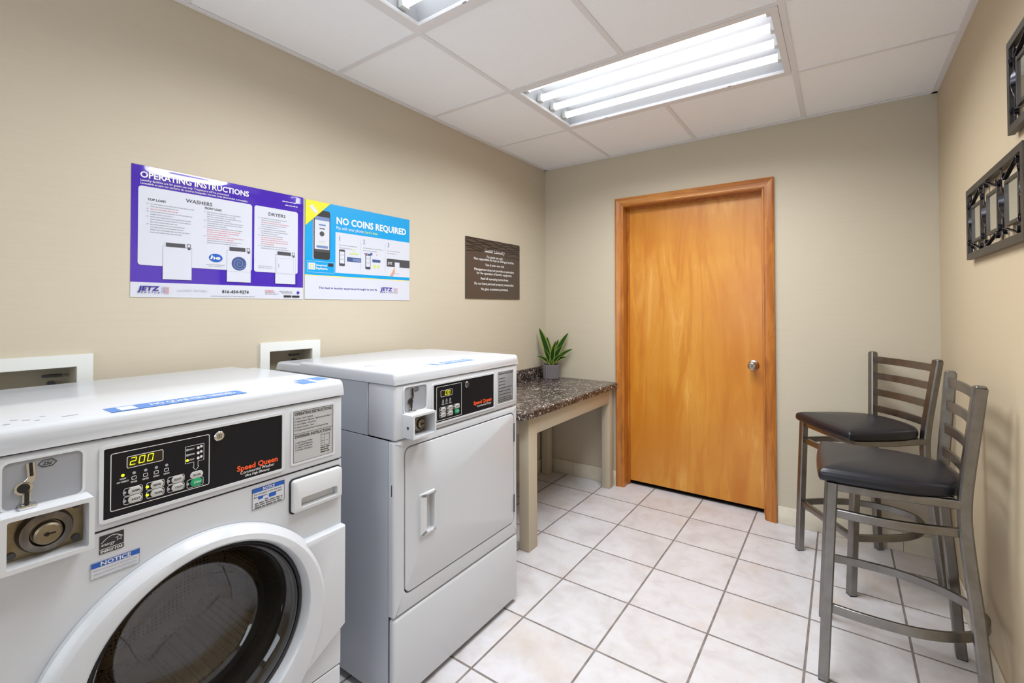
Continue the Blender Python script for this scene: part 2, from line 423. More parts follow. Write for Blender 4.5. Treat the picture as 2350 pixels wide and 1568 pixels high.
# left wall with openings for the two recessed boxes (y0, y1, z0, z1)
BOX_A = (-3.22, -2.740, 0.93, 1.111); BOX_B = (-2.1625, -1.975, 0.95, 1.110)
def wall_left():
    bm = nb(); ys = sorted({Y_FRONT, 0.0, *BOX_A[:2], *BOX_B[:2]}); zs = sorted({0.0, H + 0.03, *BOX_A[2:], *BOX_B[2:]})
    for a, b in zip(ys, ys[1:]):
        for c, d in zip(zs, zs[1:]):
            cy, cz = (a + b) / 2, (c + d) / 2
            if any(q[0] < cy < q[1] and q[2] < cz < q[3] for q in (BOX_A, BOX_B)): continue
            bx(bm, (-0.10, a, c), (0.0, b, d))
    bmesh.ops.remove_doubles(bm, verts=bm.verts[:], dist=1e-5); return bm
struct('wall_left', wall_left(), 'wall', smooth=0)
DX0, DX1, DZ = 0.645, 1.583, 2.032
bm = nb(); bx(bm, (0, 0, 0), (DX0, 0.13, H + 0.03)); bx(bm, (DX1, 0, 0), (W, 0.13, H + 0.03)); bx(bm, (DX0, 0, DZ), (DX1, 0.13, H + 0.03))
struct('wall_back', bm, 'wall', smooth=0)
struct('wall_right', bx(nb(), (W, Y_FRONT, 0), (W + 0.1, 0.13, H + 0.03)), 'wallbounce', smooth=0)
WX0, WX1, WZ0, WZ1 = 0.25, 2.15, 0.80, 2.15     # added window, unseen behind the camera, lets in fill daylight
bm = nb(); y0, y1 = Y_FRONT - 0.1, Y_FRONT
bx(bm, (-0.1, y0, 0), (WX0, y1, H + 0.03)); bx(bm, (WX1, y0, 0), (W + 0.1, y1, H + 0.03)); bx(bm, (WX0, y0, 0), (WX1, y1, WZ0)); bx(bm, (WX0, y0, WZ1), (WX1, y1, H + 0.03))
struct('wall_front', bm, 'wall', smooth=0)
wn = thing('fill_window_1', None, None, (0, 0, 0), 0, kind='structure')
bm = nb(); e = .045
for a, b in (((WX0, WZ0), (WX1, WZ0 + e)), ((WX0, WZ1 - e), (WX1, WZ1)), ((WX0, WZ0 + e), (WX0 + e, WZ1 - e)), ((WX1 - e, WZ0 + e), (WX1, WZ1 - e)), (((WX0 + WX1 - e) / 2, WZ0 + e), ((WX0 + WX1 + e) / 2, WZ1 - e))): bx(bm, (a[0], Y_FRONT - .08, a[1]), (b[0], Y_FRONT - .03, b[1]), .003, 1)
obj('fill_window_frame', bm, 'wbox', wn)
for a, b in ((WX0 + e, (WX0 + WX1 - e) / 2), ((WX0 + WX1 + e) / 2, WX1 - e)): obj('fill_window_pane', bx(nb(), (a, Y_FRONT - .058, WZ0 + e), (b, Y_FRONT - .054, WZ1 - e)), 'lens', wn, 0)
BH = 0.103
struct('baseboard_left', bx(nb(), (0, Y_FRONT, 0), (0.009, 0, BH), 0.003), 'base')
bm = nb(); bx(bm, (0.009, -0.009, 0), (0.604, 0, BH), 0.003); bx(bm, (1.634, -0.009, 0), (W - 0.009, 0, BH), 0.003)
struct('baseboard_back', bm, 'base')
struct('baseboard_right', bx(nb(), (W - 0.009, Y_FRONT, 0), (W, 0, BH), 0.003), 'base')

# suspended ceiling
GX = [0.5683 + 0.6096 * i for i in range(3)]; GY = [-0.6443 - 0.6096 * i for i in range(7)]
ceil = thing('ceiling', None, None, (0, 0, H), 0, kind='structure')
xs = [0.0] + GX + [W]; ys = [0.0] + GY + [Y_FRONT]
FIXROWS = (1, 3)
for j in range(len(ys) - 1):
    for i in range(len(xs) - 1):
        if j in FIXROWS and i in (1, 2): continue
        bm = bx(nb(), (xs[i] + 0.004, ys[j + 1] + 0.004, 0.003), (xs[i + 1] - 0.004, ys[j] - 0.004, 0.018), 0.002, 1)
        o = obj('ceiling_panel', bm, 'panel', ceil)
def tbar(bm, a, b):
    w = 0.0115
    if abs(a[0] - b[0]) < 1e-6: bx(bm, (a[0] - w, min(a[1], b[1]), -0.0015), (a[0] + w, max(a[1], b[1]), 0.0035))
    else: bx(bm, (min(a[0], b[0]), a[1] - w, -0.0012), (max(a[0], b[0]), a[1] + w, 0.0035))
bm = nb()
for x in (GX[0], GX[2]): tbar(bm, (x, 0), (x, Y_FRONT))
for y in GY: tbar(bm, (0, y), (W, y))
for j in range(len(ys) - 1):
    if j not in FIXROWS: tbar(bm, (GX[1], ys[j]), (GX[1], ys[j + 1]))
obj('ceiling_grid', bm, 'grid', ceil)
bm = nb(); a = 0.022
bx(bm, (0, Y_FRONT, -0.003), (a, 0, 0.001)); bx(bm, (W - a, Y_FRONT, -0.003), (W, 0, 0.001)); bx(bm, (0, -a, -0.003), (W, 0, 0.001))
obj('wall_angle', bm, 'grid', ceil)
struct('ceiling_deck', bx(nb(), (-0.1, Y_FRONT, H + 0.16), (W + 0.1, 0.13, H + 0.2)), 'panel', smooth=0)

def ceiling_light(yc, label):
    t = thing('ceiling_light', label, 'light', (GX[1], yc, H), 0, 'recessed ceiling lights')
    hx, hy = 0.6096 - 0.013, 0.3048 - 0.013
    def fr(w, z0, z1, d=0): return ringp(nb(), [(-hx+d, -hy+d), (hx-d, -hy+d), (hx-d, hy-d), (-hx+d, hy-d)], [(-hx+d+w, -hy+d+w), (hx-d-w, -hy+d+w), (hx-d-w, hy-d-w), (-hx+d+w, hy-d-w)], z0, z1, plane='xy')
    bm = fr(0.026, -0.004, 0.010)
    obj('door_frame', bm, 'grid', t)
    # pan: sloped reflector open below
    bm = nb(); t0 = [(-hx + .012, -hy + .012), (hx - .012, -hy + .012), (hx - .012, hy - .012), (-hx + .012, hy - .012)]
    t1 = [(-hx + .03, -hy + .05), (hx - .03, -hy + .05), (hx - .03, hy - .05), (-hx + .03, hy - .05)]
    va = [bm.verts.new((x, y, 0.010)) for x, y in t0]; vb = [bm.verts.new((x, y, 0.085)) for x, y in t1]
    for i in range(4): bm.faces.new((va[i], va[(i+1) % 4], vb[(i+1) % 4], vb[i]))
    bm.faces.new(vb); obj('reflector', bm, 'reflector', t, 0)
    for k in range(4):
        y = -0.214 + 0.134 * k
        bm = nb(); cyl(bm, 0.0175, -hx + .035, hx - .035, (0, y, 0.038), 'x', 14, 0.004)
        b2 = obj('tube', bm, 'tube', t)
        for s in (-1, 1):
            bm = nb(); bx(bm, (s * (hx - .034) - .012, y - .018, 0.018), (s * (hx - .034) + .012, y + .018, 0.058), 0.003); obj('socket', bm, 'wbox', b2)
    bm = nb(); n = 1
    bx(bm, (-hx + .024, -hy + .024, 0.004), (hx - .024, hy - .024, 0.0065)); obj('lens', bm, 'lens', t, 0)
    for s in (-1, 1):
        bm = nb(); bx(bm, (s * 0.33 - 0.008, hy - 0.030, -0.006), (s * 0.33 + 0.008, hy - 0.024, -0.003), 0.001); obj('latch', bm, 'recess', t)
    L = bpy.data.lights.new('fixture_light', 'AREA'); L.shape = 'RECTANGLE'; L.size = 1.13; L.size_y = 0.53; L.energy = FIX_POWER; L.color = FIX_COLOR; L.spread = R(156)
    lo = bpy.data.objects.new('fixture_light', L); C.objects.link(lo); lo.parent = t; lo.location = (0, 0, -0.012)
    return t
ceiling_light((GY[0] + GY[1]) / 2, 'whole recessed ceiling light with four bright tubes, nearest the door')
ceiling_light((GY[2] + GY[3]) / 2, 'recessed ceiling light over the machines, only one corner in view')

# wall boxes
def wall_box(spec, fw_, label, d=0.075):
    y0, y1, z0, z1 = spec
    t = thing('utility_box', label, 'box', (0.0, 0, 0), PI / 2, 'recessed utility boxes')
    bm = nb(); o = rr(y0 - fw_, z0 - fw_, y1 + fw_, z1 + fw_, 0.003); i = rr(y0 + .001, z0 + .001, y1 - .001, z1 - .001, 0.002)
    ringp(bm, o, i, -0.009, 0.0); obj('trim_frame', bm, 'wbox', t)
    bm = nb(); e = 0.001
    for a, b in (((y0+e, 0, z0+e), (y0+.004, d, z1-e)), ((y1-.004, 0, z0+e), (y1-e, d, z1-e)), ((y0+.004, 0, z1-.004), (y1-.004, d, z1-e)), ((y0+.004, 0, z0+e), (y1-.004, d, z0+.004)), ((y0+.004, d-.004, z0+.004), (y1-.004, d, z1-.004))):
        bx(bm, a, b)
    obj('recess', bm, 'wboxin', t, 0)
    bm = nb(); bx(bm, (y1 - .065, d - .022, z1 - .034), (y1 - .022, d - .004, z1 - .026), .002); cyl(bm, .009, d - .02, d - .004, (y1 - .045, 0, z1 - .055), 'y', 14)
    obj('outlet', bm, 'charcoal', t)
    return t
wall_box(BOX_A, 0.036, 'white framed recessed utility box behind the washer, cut by the left picture edge')
wall_box(BOX_B, 0.036, 'small white framed recessed utility box in the wall behind the dryer')

# ------------------------------------------------------------------ door
dr = thing('door_1', None, None, (0, 0, 0), 0, kind='structure')
LX0, LX1, LY = 0.668, 1.560, 0.085
leaf = obj('door_leaf', bx(nb(), (LX0, LY, 0.028), (LX1, LY + 0.042, 2.010), 0.002, 1), 'door', dr)
bm = nb(); bx(bm, (DX0, -0.001, 0), (0.665, 0.13, DZ)); bx(bm, (1.563, -0.001, 0), (DX1, 0.13, DZ)); bx(bm, (0.665, -0.001, 2.013), (1.563, 0.13, DZ))
bx(bm, (0.665, LY - 0.016, 0), (0.677, LY - 0.001, 2.013), .001, 1); bx(bm, (1.551, LY - 0.016, 0), (1.563, LY - 0.001, 2.013), .001, 1); bx(bm, (0.677, LY - 0.016, 2.001), (1.551, LY - 0.001, 2.013), .001, 1)
obj('jamb', bm, 'oak', dr)
def casing(x0, x1):   # moulded section: thick outer edge, bead inside
    bm = nb(); s = 1 if x1 > x0 else -1; zt = 2.075
    sec = [(0, 0), (0, -.018), (.010, -.021), (.022, -.017), (.040, -.013), (.050, -.014), (.058, -.009), (.060, 0)]
    tt = nb(); lo = [tt.verts.new((x0 + s * a, b, 0)) for a, b in sec]; hi = [tt.verts.new((x0 + s * a, b, zt - a)) for a, b in sec]
    n = len(sec); tt.faces.new(lo); tt.faces.new(hi)
    for i in range(n): tt.faces.new((lo[i], lo[(i+1) % n], hi[(i+1) % n], hi[i]))
    bmesh.ops.recalc_face_normals(tt, faces=tt.faces[:]); fold(bm, tt); return bm
obj('casing', casing(0.607, 0.667), 'oak', dr, 20); obj('casing', casing(1.629, 1.569), 'oak', dr, 20)
bm = nb(); sec = [(0, 0), (0, -.018), (.010, -.021), (.022, -.017), (.040, -.013), (.050, -.014), (.058, -.009), (.060, 0)]
lo = [bm.verts.new((0.607 + a, b, 2.075 - a)) for a, b in sec]; hi = [bm.verts.new((1.629 - a, b, 2.075 - a)) for a, b in sec]
bm.faces.new(lo); bm.faces.new(hi)
for i in range(8): bm.faces.new((lo[i], lo[(i+1) % 8], hi[(i+1) % 8], hi[i]))
bmesh.ops.recalc_face_normals(bm, faces=bm.faces[:]); obj('casing', bm, 'oakx', dr, 20)
KX, KZ = 1.497, 0.921
bm = nb(); lathe(bm, [(.0001, 0), (.033, 0), (.033, -.004), (.028, -.009), (.014, -.012), (.012, -.028), (.020, -.034), (.0275, -.045), (.0285, -.056), (.025, -.064), (.019, -.068), (.017, -.066), (.0001, -.066)], (KX, LY, KZ), 'y', 32)
kn = obj('knob', bm, 'chrome', leaf)
bm = nb(); bx(bm, (KX - .0015, LY - .068, KZ - .008), (KX + .0015, LY - .065, KZ + .008)); obj('keyhole', bm, 'dark', kn)
struct('gap_light_block', bx(nb(), (DX0 - .05, 0.131, 0), (DX1 + .05, 0.15, DZ + .05)), 'gapdark', smooth=0)  # added unseen slab, keeps daylight out of the gap below the leaf
struct('trim_1', bx(nb(), (0.665, 0.10, 0.0), (1.563, 0.13, 0.006)), 'gapdark', smooth=0)

# ------------------------------------------------------------------ laundry machines
MW = 0.683
def place(Xr, Yr, th):       # front-right corner on the floor and small turn -> location of the front-left corner, rotation
    return (Xr + math.sin(th) * MW, Yr - math.cos(th) * MW, 0.0), PI / 2 + th
SEG7 = {'0': 'abcdef', '2': 'abged', '1': 'bc'}
def digit(bm, ch, x, z, w, h, y, s=0.0):
    t = w * 0.145; sh = 0.14
    def q(x0, z0, x1, z1):
        g = t * 0.15
        pts = [(x0, z0), (x1, z0), (x1, z1), (x0, z1)]
        prism(bm, [(x + a + sh * b, z + b) for a, b in pts], y, y + .0004)
    for k in SEG7[ch]:
        {'a': lambda: q(t*.5, h - t, w - t*.5, h), 'd': lambda: q(t*.5, 0, w - t*.5, t), 'g': lambda: q(t*.5, h/2 - t/2, w - t*.5, h/2 + t/2),
         'b': lambda: q(w - t, h/2 + t*.2, w, h - t*.3), 'c': lambda: q(w - t, t*.3, w, h/2 - t*.2), 'e': lambda: q(0, t*.3, t, h/2 - t*.2), 'f': lambda: q(0, h/2 + t*.2, t, h - t*.3)}[k]()
def top_panel(par, ztop, zcap, dep, ridge):
    prof = [(-.006, zcap), (-.006, ztop - .016), (-.0045, ztop - .008), (0.0, ztop - .003), (.008, ztop), (ridge - .010, ztop), (ridge + .006, ztop - .008), (dep - .014, ztop - .009), (dep - .004, ztop - .012), (dep, ztop - .02), (dep, zcap)]
    bm = nb(); prism(bm, prof, -.002, MW + .002, plane='yz')
    es = [e for e in bm.edges if abs(e.verts[0].co.x - e.verts[1].co.x) < 1e-6 and min(e.verts[0].co.z, e.verts[1].co.z) > zcap + .001]
    bmesh.ops.bevel(bm, geom=es, offset=.009, segments=3, profile=0.5, affect='EDGES')
    return obj('top_panel', bm, 'white', par, 45)
def cabinet(par, dep, z0, z1, y0=0.022):
    bm = nb(); k = .004
    bx(bm, (0, y0, z0), (k, dep - .01, z1)); bx(bm, (MW - k, y0, z0), (MW, dep - .01, z1)); bx(bm, (k, dep - .014, z0), (MW - k, dep - .01, z1)); bx(bm, (k, y0, z0), (MW - k, dep - .014, z0 + k))
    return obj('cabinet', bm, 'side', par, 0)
def feet(par, dep):
    for x in (.06, MW - .06):
        for y in (.07, dep - .07):
            bm = nb(); cyl(bm, .022, 0, .012, (x, y, 0), 'z', 18, .003); cyl(bm, .008, .012, .045, (x, y, 0), 'z', 12); obj('foot', bm, 'rubber', par)
def coin_unit(par, u0, u1, z0, z1, b0, b1, bz0, bz1, proud, wall_, s=1.0, lockx=None, f=0.0):
    """grey coin plate with its slot, and the boxed lock below it"""
    bm = nb(); pts = rr(u0, z0, u1, z1, .012)
    prism(bm, pts, f - .0015, .004); pl = obj('coin_plate', bm, 'recess', par)
    bm = nb(); frame(bm, u0 - .003, z0 - .003, u1 + .003, z1 + .003, .004, .014, f - .004, 0); obj('plate_rim', bm, 'plastic', pl)
    w = u1 - u0
    path = [(u0 + w*.33, z1 - .006), (u0 + w*.345, z1 - .030), (u0 + w*.34, z1 - .036), (u0 + w*.25, z1 - .046), (u0 + w*.24, z1 - .052), (u0 + w*.29, z1 - .056), (u0 + w*.29, z0 + .008)]
    bm = nb(); sweep(bm, [(a, f - .0035, b) for a, b in path], .0115, .004, up=(0, 1, 0)); cyl(bm, .0115, f - .0055, f - .0015, (u0 + w*.25, 0, z1 - .049), 'y', 20)
    sl = obj('coin_slot', bm, 'chrome', pl)
    bm = nb(); sweep(bm, [(a, f - .0058, b) for a, b in (path[0], path[1])], .0045, .001, up=(0, 1, 0)); sweep(bm, [(a, f - .0058, b) for a, b in (path[5], path[6])], .006, .001, up=(0, 1, 0)); cyl(bm, .008, f - .0068, f - .0055, (u0 + w*.25, 0, z1 - .049), 'y', 16)
    obj('slot_opening', bm, 'dark', sl)
    bm = nb(); bx(bm, (u0 + w*.18, -.022, z0 + .000), (u0 + w*.40, 0, z0 + .007), .002); obj('coin_return', bm, 'chrome', pl)
    bm = nb(); hx0, hx1, hz = u0 + w*.42, u0 + w*.66, z1 - .013; hh = .0065
    hexo = [(hx0, hz), (hx0 + .006, hz - hh), (hx1 - .006, hz - hh), (hx1, hz), (hx1 - .006, hz + hh), (hx0 + .006, hz + hh)]
    hexi = [(hx0 + .0015, hz), (hx0 + .0066, hz - hh + .0012), (hx1 - .0066, hz - hh + .0012), (hx1 - .0015, hz), (hx1 - .0066, hz + hh - .0012), (hx0 + .0066, hz + hh - .0012)]
    ringp(bm, hexo, hexi, f - .0022, f - .0015); txt(bm, '25¢', (hx0 + hx1) / 2, hz - .003, .006, f - .0022, align='c', shear=.3, bold=.02); obj('coin_mark', bm, 'ink', pl)
    # protruding lock box
    bm = nb(); o = rr(b0, bz0, b1, bz1, .004); i = rr(b0 + wall_, bz0 + wall_, b1 - wall_, bz1 - wall_, .003)
    ringp(bm, o, i, -proud, 0.002)
    cb = obj('coin_box', bm, 'plastic', par)
    bm = nb(); bx(bm, (b0 + wall_, -.006, bz0 + wall_), (b1 - wall_, .0, bz1 - wall_)); obj('lock_plate', bm, 'brass', cb)
    cx, cz = (b0 + b1) / 2 if lockx is None else lockx, (bz0 + bz1) / 2
    R0 = min(bz1 - bz0, b1 - b0) / 2 - wall_ - .003
    bm = nb(); lathe(bm, [(.0001, -.006), (R0, -.006), (R0, -.012), (R0*.92, -.022), (R0*.62, -.027), (R0*.55, -.020), (.0001, -.020)], (cx, 0, cz), 'y', 32); lk = obj('lock_collar', bm, 'steel', cb)
    bm = nb(); cyl(bm, R0*.5, -.018, -.036, (cx, 0, cz), 'y', 28, .003); cy_ = obj('lock_cylinder', bm, 'brass', cb)
    bm = nb(); bx(bm, (cx - .006, -.0368, cz - .0013), (cx + .009, -.0358, cz + .0013)); cyl(bm, .0035, -.0368, -.0358, (cx - .002, 0, cz), 'y', 12); obj('keyway', bm, 'dark', cy_ if False else cb)
    for x, z in ((b0 + wall_ + .010, bz0 + wall_ + .010), (b1 - wall_ - .010, bz0 + wall_ + .010), (b1 - wall_ - .010, bz1 - wall_ - .010)):
        bm = nb(); cyl(bm, .006, -.006, -.010, (x, 0, z), 'y', 14, .001); obj('plate_bolt', bm, 'greyrub', cb)
    bm = nb(); cyl(bm, .005, b0 + .0005, b0 - .001, (0, -proud * .55, bz0 + (bz1 - bz0) * .45), 'x', 14); obj('side_screw', bm, 'charcoal', cb)

# ---- washer
loc, rz = place(.751, -2.3238, .0117)
wm = thing('washing_machine', 'white coin operated front loading washer with round glass door, at the left', 'washer', loc, rz)
ZT, ZC, ZP, ZS, DEP = 1.0803, 1.0341, .8512, .261, .675
cabinet(wm, DEP, .03, ZC); feet(wm, DEP)
tp = top_panel(wm, ZT, ZC + .0015, DEP, .50)
bm = nb(); bx(bm, (.001, -.002, ZP + .002), (MW - .001, .03, ZC - .0022), .006, 3); fas = obj('control_fascia', bm, 'white', wm)
bm = nb(); bx(bm, (.004, .004, .05), (MW - .004, .021, ZC - .004)); obj('gap_shade_backing', bm, 'seam', wm, 0) if False else bm.free()
for zz in (ZC, ZP, ZS): obj('seam_shade_strip', bx(nb(), (.003, .006, zz - .0045), (MW - .003, .021, zz + .0045)), 'seam', wm, 0)  # dark strips laid in the panel joints to paint their shade
# front sheet with a round opening, kick panel, door with wing
DCX, DCZ, DR_ = .332, .487, .294
def arc(cx, cz, r, a0, a1, n): return [(cx + r * math.cos(R(a0 + (a1 - a0) * i / n)), cz + r * math.sin(R(a0 + (a1 - a0) * i / n))) for i in range(n + 1)]
hole = arc(.340, .520, .236, 0, 360, 64)[:-1]
outer = []
for i in range(64):   # square loop matched to the hole by angle
    a = 2 * PI * i / 64; c, s = math.cos(a), math.sin(a)
    k = min((MW - .001 - .340) / c if c > 1e-6 else 1e9, (.001 - .340) / c if c < -1e-6 else 1e9, (ZP - .0015 - .520) / s if s > 1e-6 else 1e9, (ZS + .002 - .520) / s if s < -1e-6 else 1e9)
    outer.append((.340 + k * c, .520 + k * s))
for cxn, czn in ((MW - .001, ZP - .0015), (.001, ZP - .0015), (.001, ZS + .002), (MW - .001, ZS + .002)):
    j = min(range(64), key=lambda i: (outer[i][0] - cxn) ** 2 + (outer[i][1] - czn) ** 2); outer[j] = (cxn, czn)
bm = nb(); ringp(bm, outer, hole, .002, .022); obj('front_panel', bm, 'white', wm)
bm = nb(); bx(bm, (.001, 0.0, .035), (MW - .001, .022, ZS - .002), .006, 3); obj('kick_panel', bm, 'white', wm)
# door: wing plate and ring
wing = [(DCX + .02, .667), (MW - .001, .667), (MW - .001, .385)] + [(DCX + .17, .31), (DCX + .02, .31)]
wing = [(p[0], p[1]) for p in wing]
dw = thing('loading_door', None, None); dw.parent = wm
bm = nb(); o_ = []; 
aw = arc(.340, .520, .222, 80, -60, 40)
poly = [(aw[0][0], .667 + .1)] if False else []
lo_arc = arc(DCX, DCZ, DR_ - .012, 38, -52, 40)
inn = arc(.340, .520, .228, 38, -52, 40)
poly = [(MW - .0005, .385), (MW - .0005, .664), (lo_arc[0][0], .664)] + inn + [lo_arc[-1]] + [(.565, .318)]
prism(bm, poly, -.024, .002, .008, seg=2); obj('handle_wing', bm, 'white', dw)
ring = [(DR_, .001, DCX, DCZ), (DR_, -.014, DCX, DCZ), (DR_ - .004, -.020, DCX, DCZ), (DR_ - .018, -.031, DCX, DCZ + .001), (DR_ - .020, -.0318, DCX + .001, DCZ + .002), (.232, -.034, .340, .519), (.228, -.0335, .341, .521), (.224, -.029, .342, .521), (.219, -.012, .343, .521), (.2170, .010, .343, .521), (.213, .012, .343, .521)]
bm = nb(); lathe(bm, ring, (0, 0, 0), 'y', 96); obj('door_ring', bm, 'white', dw, 22)
bm = nb(); lathe(bm, [(.2168, -.004, .343, .521), (.214, -.008, .343, .521), (.2105, -.005, .343, .521), (.2095, .004, .343, .521), (.208, .030, .343, .521)], (0, 0, 0), 'y', 80); obj('door_seal', bm, 'rubber', dw, 50)
bm = nb(); lathe(bm, [(.2085, .000, .343, .521), (.2065, -.004, .343, .521), (.2045, .000, .343, .521), (.204, .012, .343, .521)], (0, 0, 0), 'y', 80); obj('glass_rim', bm, 'greyrub', dw, 50)
bm = nb(); lathe(bm, [(.206, .006, .343, .521), (.196, .012, .343, .521), (.184, .036, .343, .521), (.172, .080, .343, .520), (.160, .108, .343, .518), (.132, .124, .343, .516), (.08, .131, .343, .515), (.0005, .133, .343, .515)], (0, 0, 0), 'y', 80); obj('glass_bowl', bm, 'doorglass', dw, 80)
bm = nb(); lathe(bm, [(.236, .024, .340, .520), (.238, .05, .340, .52), (.205, .09, .340, .52), (.180, .136, .340, .52), (.192, .142, .34, .52), (.244, .142, .34, .52)], (0, 0, 0), 'y', 72); obj('tub_gasket', bm, 'rubber', wm, 60)
bm = nb(); lathe(bm, [(.244, .143), (.262, .155), (.262, .50), (.250, .52), (.06, .54), (.0005, .535)], (.340, 0, .520), 'y', 72); drum = obj('drum', bm, 'drum', wm, 50)
for k in range(3):
    a = R(95 + 120 * k); ca, sa = math.cos(a), math.sin(a); tx, tz = -sa, ca; bm = nb(); tt = nb()
    for y, w_, h_ in ((.17, .030, .03), (.33, .038, .06), (.48, .030, .05)):
        for du, dr2 in ((-w_, .259), (-w_ * .4, .259 - h_), (w_ * .4, .259 - h_), (w_, .259)): tt.verts.new((.340 + ca * dr2 + tx * du, y, .520 + sa * dr2 + tz * du))
    tt.verts.ensure_lookup_table(); v = tt.verts
    for r_ in range(2):
        for c_ in range(3): tt.faces.new((v[r_*4+c_], v[r_*4+c_+1], v[r_*4+4+c_+1], v[r_*4+4+c_]))
    tt.faces.new((v[3], v[2], v[1], v[0])); tt.faces.new((v[8], v[9], v[10], v[11])); fold(bm, tt); obj('drum_baffle', bm, 'steel', drum)
# dispenser drawer
dd = thing('dispenser_drawer', None, None); dd.parent = wm
bm = nb(); x0, z0, x1, z1 = .532, .7465, .676, .832
o_ = rr(x0, z0, x1, z1, .009); sx0, sx1, sz0, sz1 = .553, .660, .757, .783
top_ = [(sx0 + (sx1 - sx0) * i / 8, sz1 - .006 + .008 * math.sin(PI * i / 8)) for i in range(9)]
ringp(bm, o_, rr(sx0, sz0, sx1, sz1, .006), -.014, .001)
es = [e for e in bm.edges if all(abs(v.co.y + .014) < 1e-6 for v in e.verts) and any(abs(v.co.x - x0) < 1e-4 or abs(v.co.x - x1) < 1e-4 or abs(v.co.z - z0) < .0095 or abs(v.co.z - z1) < .0095 for v in e.verts) and all(not (sx0 - .002 < v.co.x < sx1 + .002 and sz0 - .002 < v.co.z < sz1 + .002) for v in e.verts)]
bmesh.ops.bevel(bm, geom=es, offset=.004, segments=2, profile=.5, affect='EDGES'); obj('drawer_front', bm, 'plastic', dd)
bm = nb(); t_ = nb(); n_ = 6
rows = [[t_.verts.new((x, y, z)) for x in (sx0 - .002, sx1 + .002)] for y, z in ((-.011, sz0 - .001), (.002, sz0 + .004), (.006, sz0 + .014), (.006, sz1 - .004), (-.009, sz1 + .002))]
for a, b in zip(rows, rows[1:]): t_.faces.new((a[0], a[1], b[1], b[0]))
fold(bm, t_); obj('finger_scoop', bm, 'plate', dd)
bm = nb(); frame(bm, x0 - .004, z0 - .004, x1 + .003, z1 + .004, .004, .011, -.0005, .003); obj('drawer_gap', bm, 'seam', dd)
coin_unit(wm, .022, .126, .938, 1.0215, .016, .134, .842, .938, .045, .008, f=-.002)
# control panel face
bm = nb(); frame(bm, .149, .867, .512, 1.0185, .0065, .007, -.0055, -.001); cp = obj('panel_bezel', bm, 'plastic', fas)
bm = nb(); plate(bm, .155, .873, .506, 1.0125, 0, -.0032, -.001); face = obj('control_panel', bm, 'black', wm)
yp = -.0037
bm = nb(); frame(bm, .166, .886, .3395, 1.0005, .0013, .004, yp, yp + .0006); obj('panel_outline', bm, 'inkw', face)
bm = nb(); plate(bm, .192, .9655, .251, .9875, .002, yp, yp + .0006); obj('display_window', bm, 'dispglass', face)
bm = nb(); frame(bm, .191, .9645, .252, .9885, .0011, .003, yp - .0002, yp + .0004); obj('display_outline', bm, 'inkw', face)
bm = nb()
for k, ch in enumerate('200'): digit(bm, ch, .1955 + .0142 * k, .9700, .0098, .0150, yp - .0003)
obj('display_digits', bm, 'led', face)
bm = nb(); cyl(bm, .011, -.003, -.009, (.358, 0, .992), 'y', 24, .0015); lk = obj('panel_lock', bm, 'chrome', face)
bm = nb(); frame(bm, .3535, .9875, .3625, .9965, .0012, 0, -.0095, -.0088); bx(bm, (.357, -.0095, .988), (.359, -.0088, .996)); obj('keyway', bm, 'greyrub', lk)
def led(x, z, on=False):
    bm = nb(); cyl(bm, .0028, yp + .001, yp - .0006, (x, 0, z), 'y', 14); obj('indicator_lamp', bm, 'leddot' if on else 'inkg', face)
for k, x in enumerate((.185, .203, .222, .240, .258)): led(x, .953, k == 0)
bm = nb()
for x, s in ((.203, 'RINSE'), (.222, 'RINSE'), (.240, 'SPIN'), (.258, 'DRAIN')):
    frame(bm, x - .004, .9395, x + .004, .9465, .0009, .0015, yp, yp + .0005); txt(bm, s, x, .9335, .0034, yp, .010, 'c', .02)
txt(bm, 'WASH', .185, .9445, .0032, yp, .010, 'c', .02); txt(bm, 'ADD GARMENTS', .185, .9385, .0032, yp, .019, 'c', .02)
obj('cycle_symbols', bm, 'inkw', face)
def key(x, z, s, mat_='button', ink='ink', wide=.022, hgt=.0155):
    bm = nb(); plate(bm, x - wide / 2, z - hgt / 2, x + wide / 2, z + hgt / 2, hgt * .48, yp - .0012, yp + .0005, .0004); b = obj('button', bm, mat_, face)
    bm = nb(); txt(bm, s, x + (.002 if len(s) < 7 else 0), z - .002, .0042, yp - .0016, wide * .62, 'c', .02); obj('button_word', bm, ink, b)
for x, z, s in ((.2045, .917, 'NORMAL'), (.2045, .900, 'HOT'), (.2415, .917, 'PERM PRESS'), (.2415, .900, 'WARM'), (.278, .917, 'DELICATE'), (.278, .900, 'COLD')):
    key(x, z, s)
    bm = nb(); frame(bm, x - .018, z - .0078 + .0, x + .0128, z + .0082, .0008, .004, yp, yp + .0005); obj('button_outline', bm, 'inkw', face)
    led(x - .0165, z, .23 < x < .25)
key(.314, .916, 'SOIL LEVEL', wide=.025); key(.3135, .8995, 'START', 'green', 'inkw', .023, .017)
bm = nb(); frame(bm, .2955, .8895, .3275, .9085, .0008, .004, yp, yp + .0005); obj('button_outline', bm, 'inkw', face); led(.297, .8995)
bm = nb()
o_ = [(.292, .9455), (.3085, .9455), (.3085, .9345), (.3065, .9345), (.3125, .926), (.3185, .9345), (.3165, .9345), (.3165, .9455), (.328, .9455), (.328, .9825), (.292, .9825)]
sweep(bm, [(a, yp, b) for a, b in o_], .0010, .0006, up=(0, 1, 0), closed=True); obj('soil_level_outline', bm, 'inkw', face)
bm = nb()
for z, s in ((.975, 'HEAVY'), (.9635, 'MEDIUM'), (.952, 'LIGHT')):
    txt(bm, s, .299, z - .0015, .0034, yp, .0105, 'l', .02); plate(bm, .3145, z - .003, .3195, z + .003, .002, yp, yp + .0005); plate(bm, .3205, z - .001, .3255, z + .0045, .002, yp, yp + .0005)
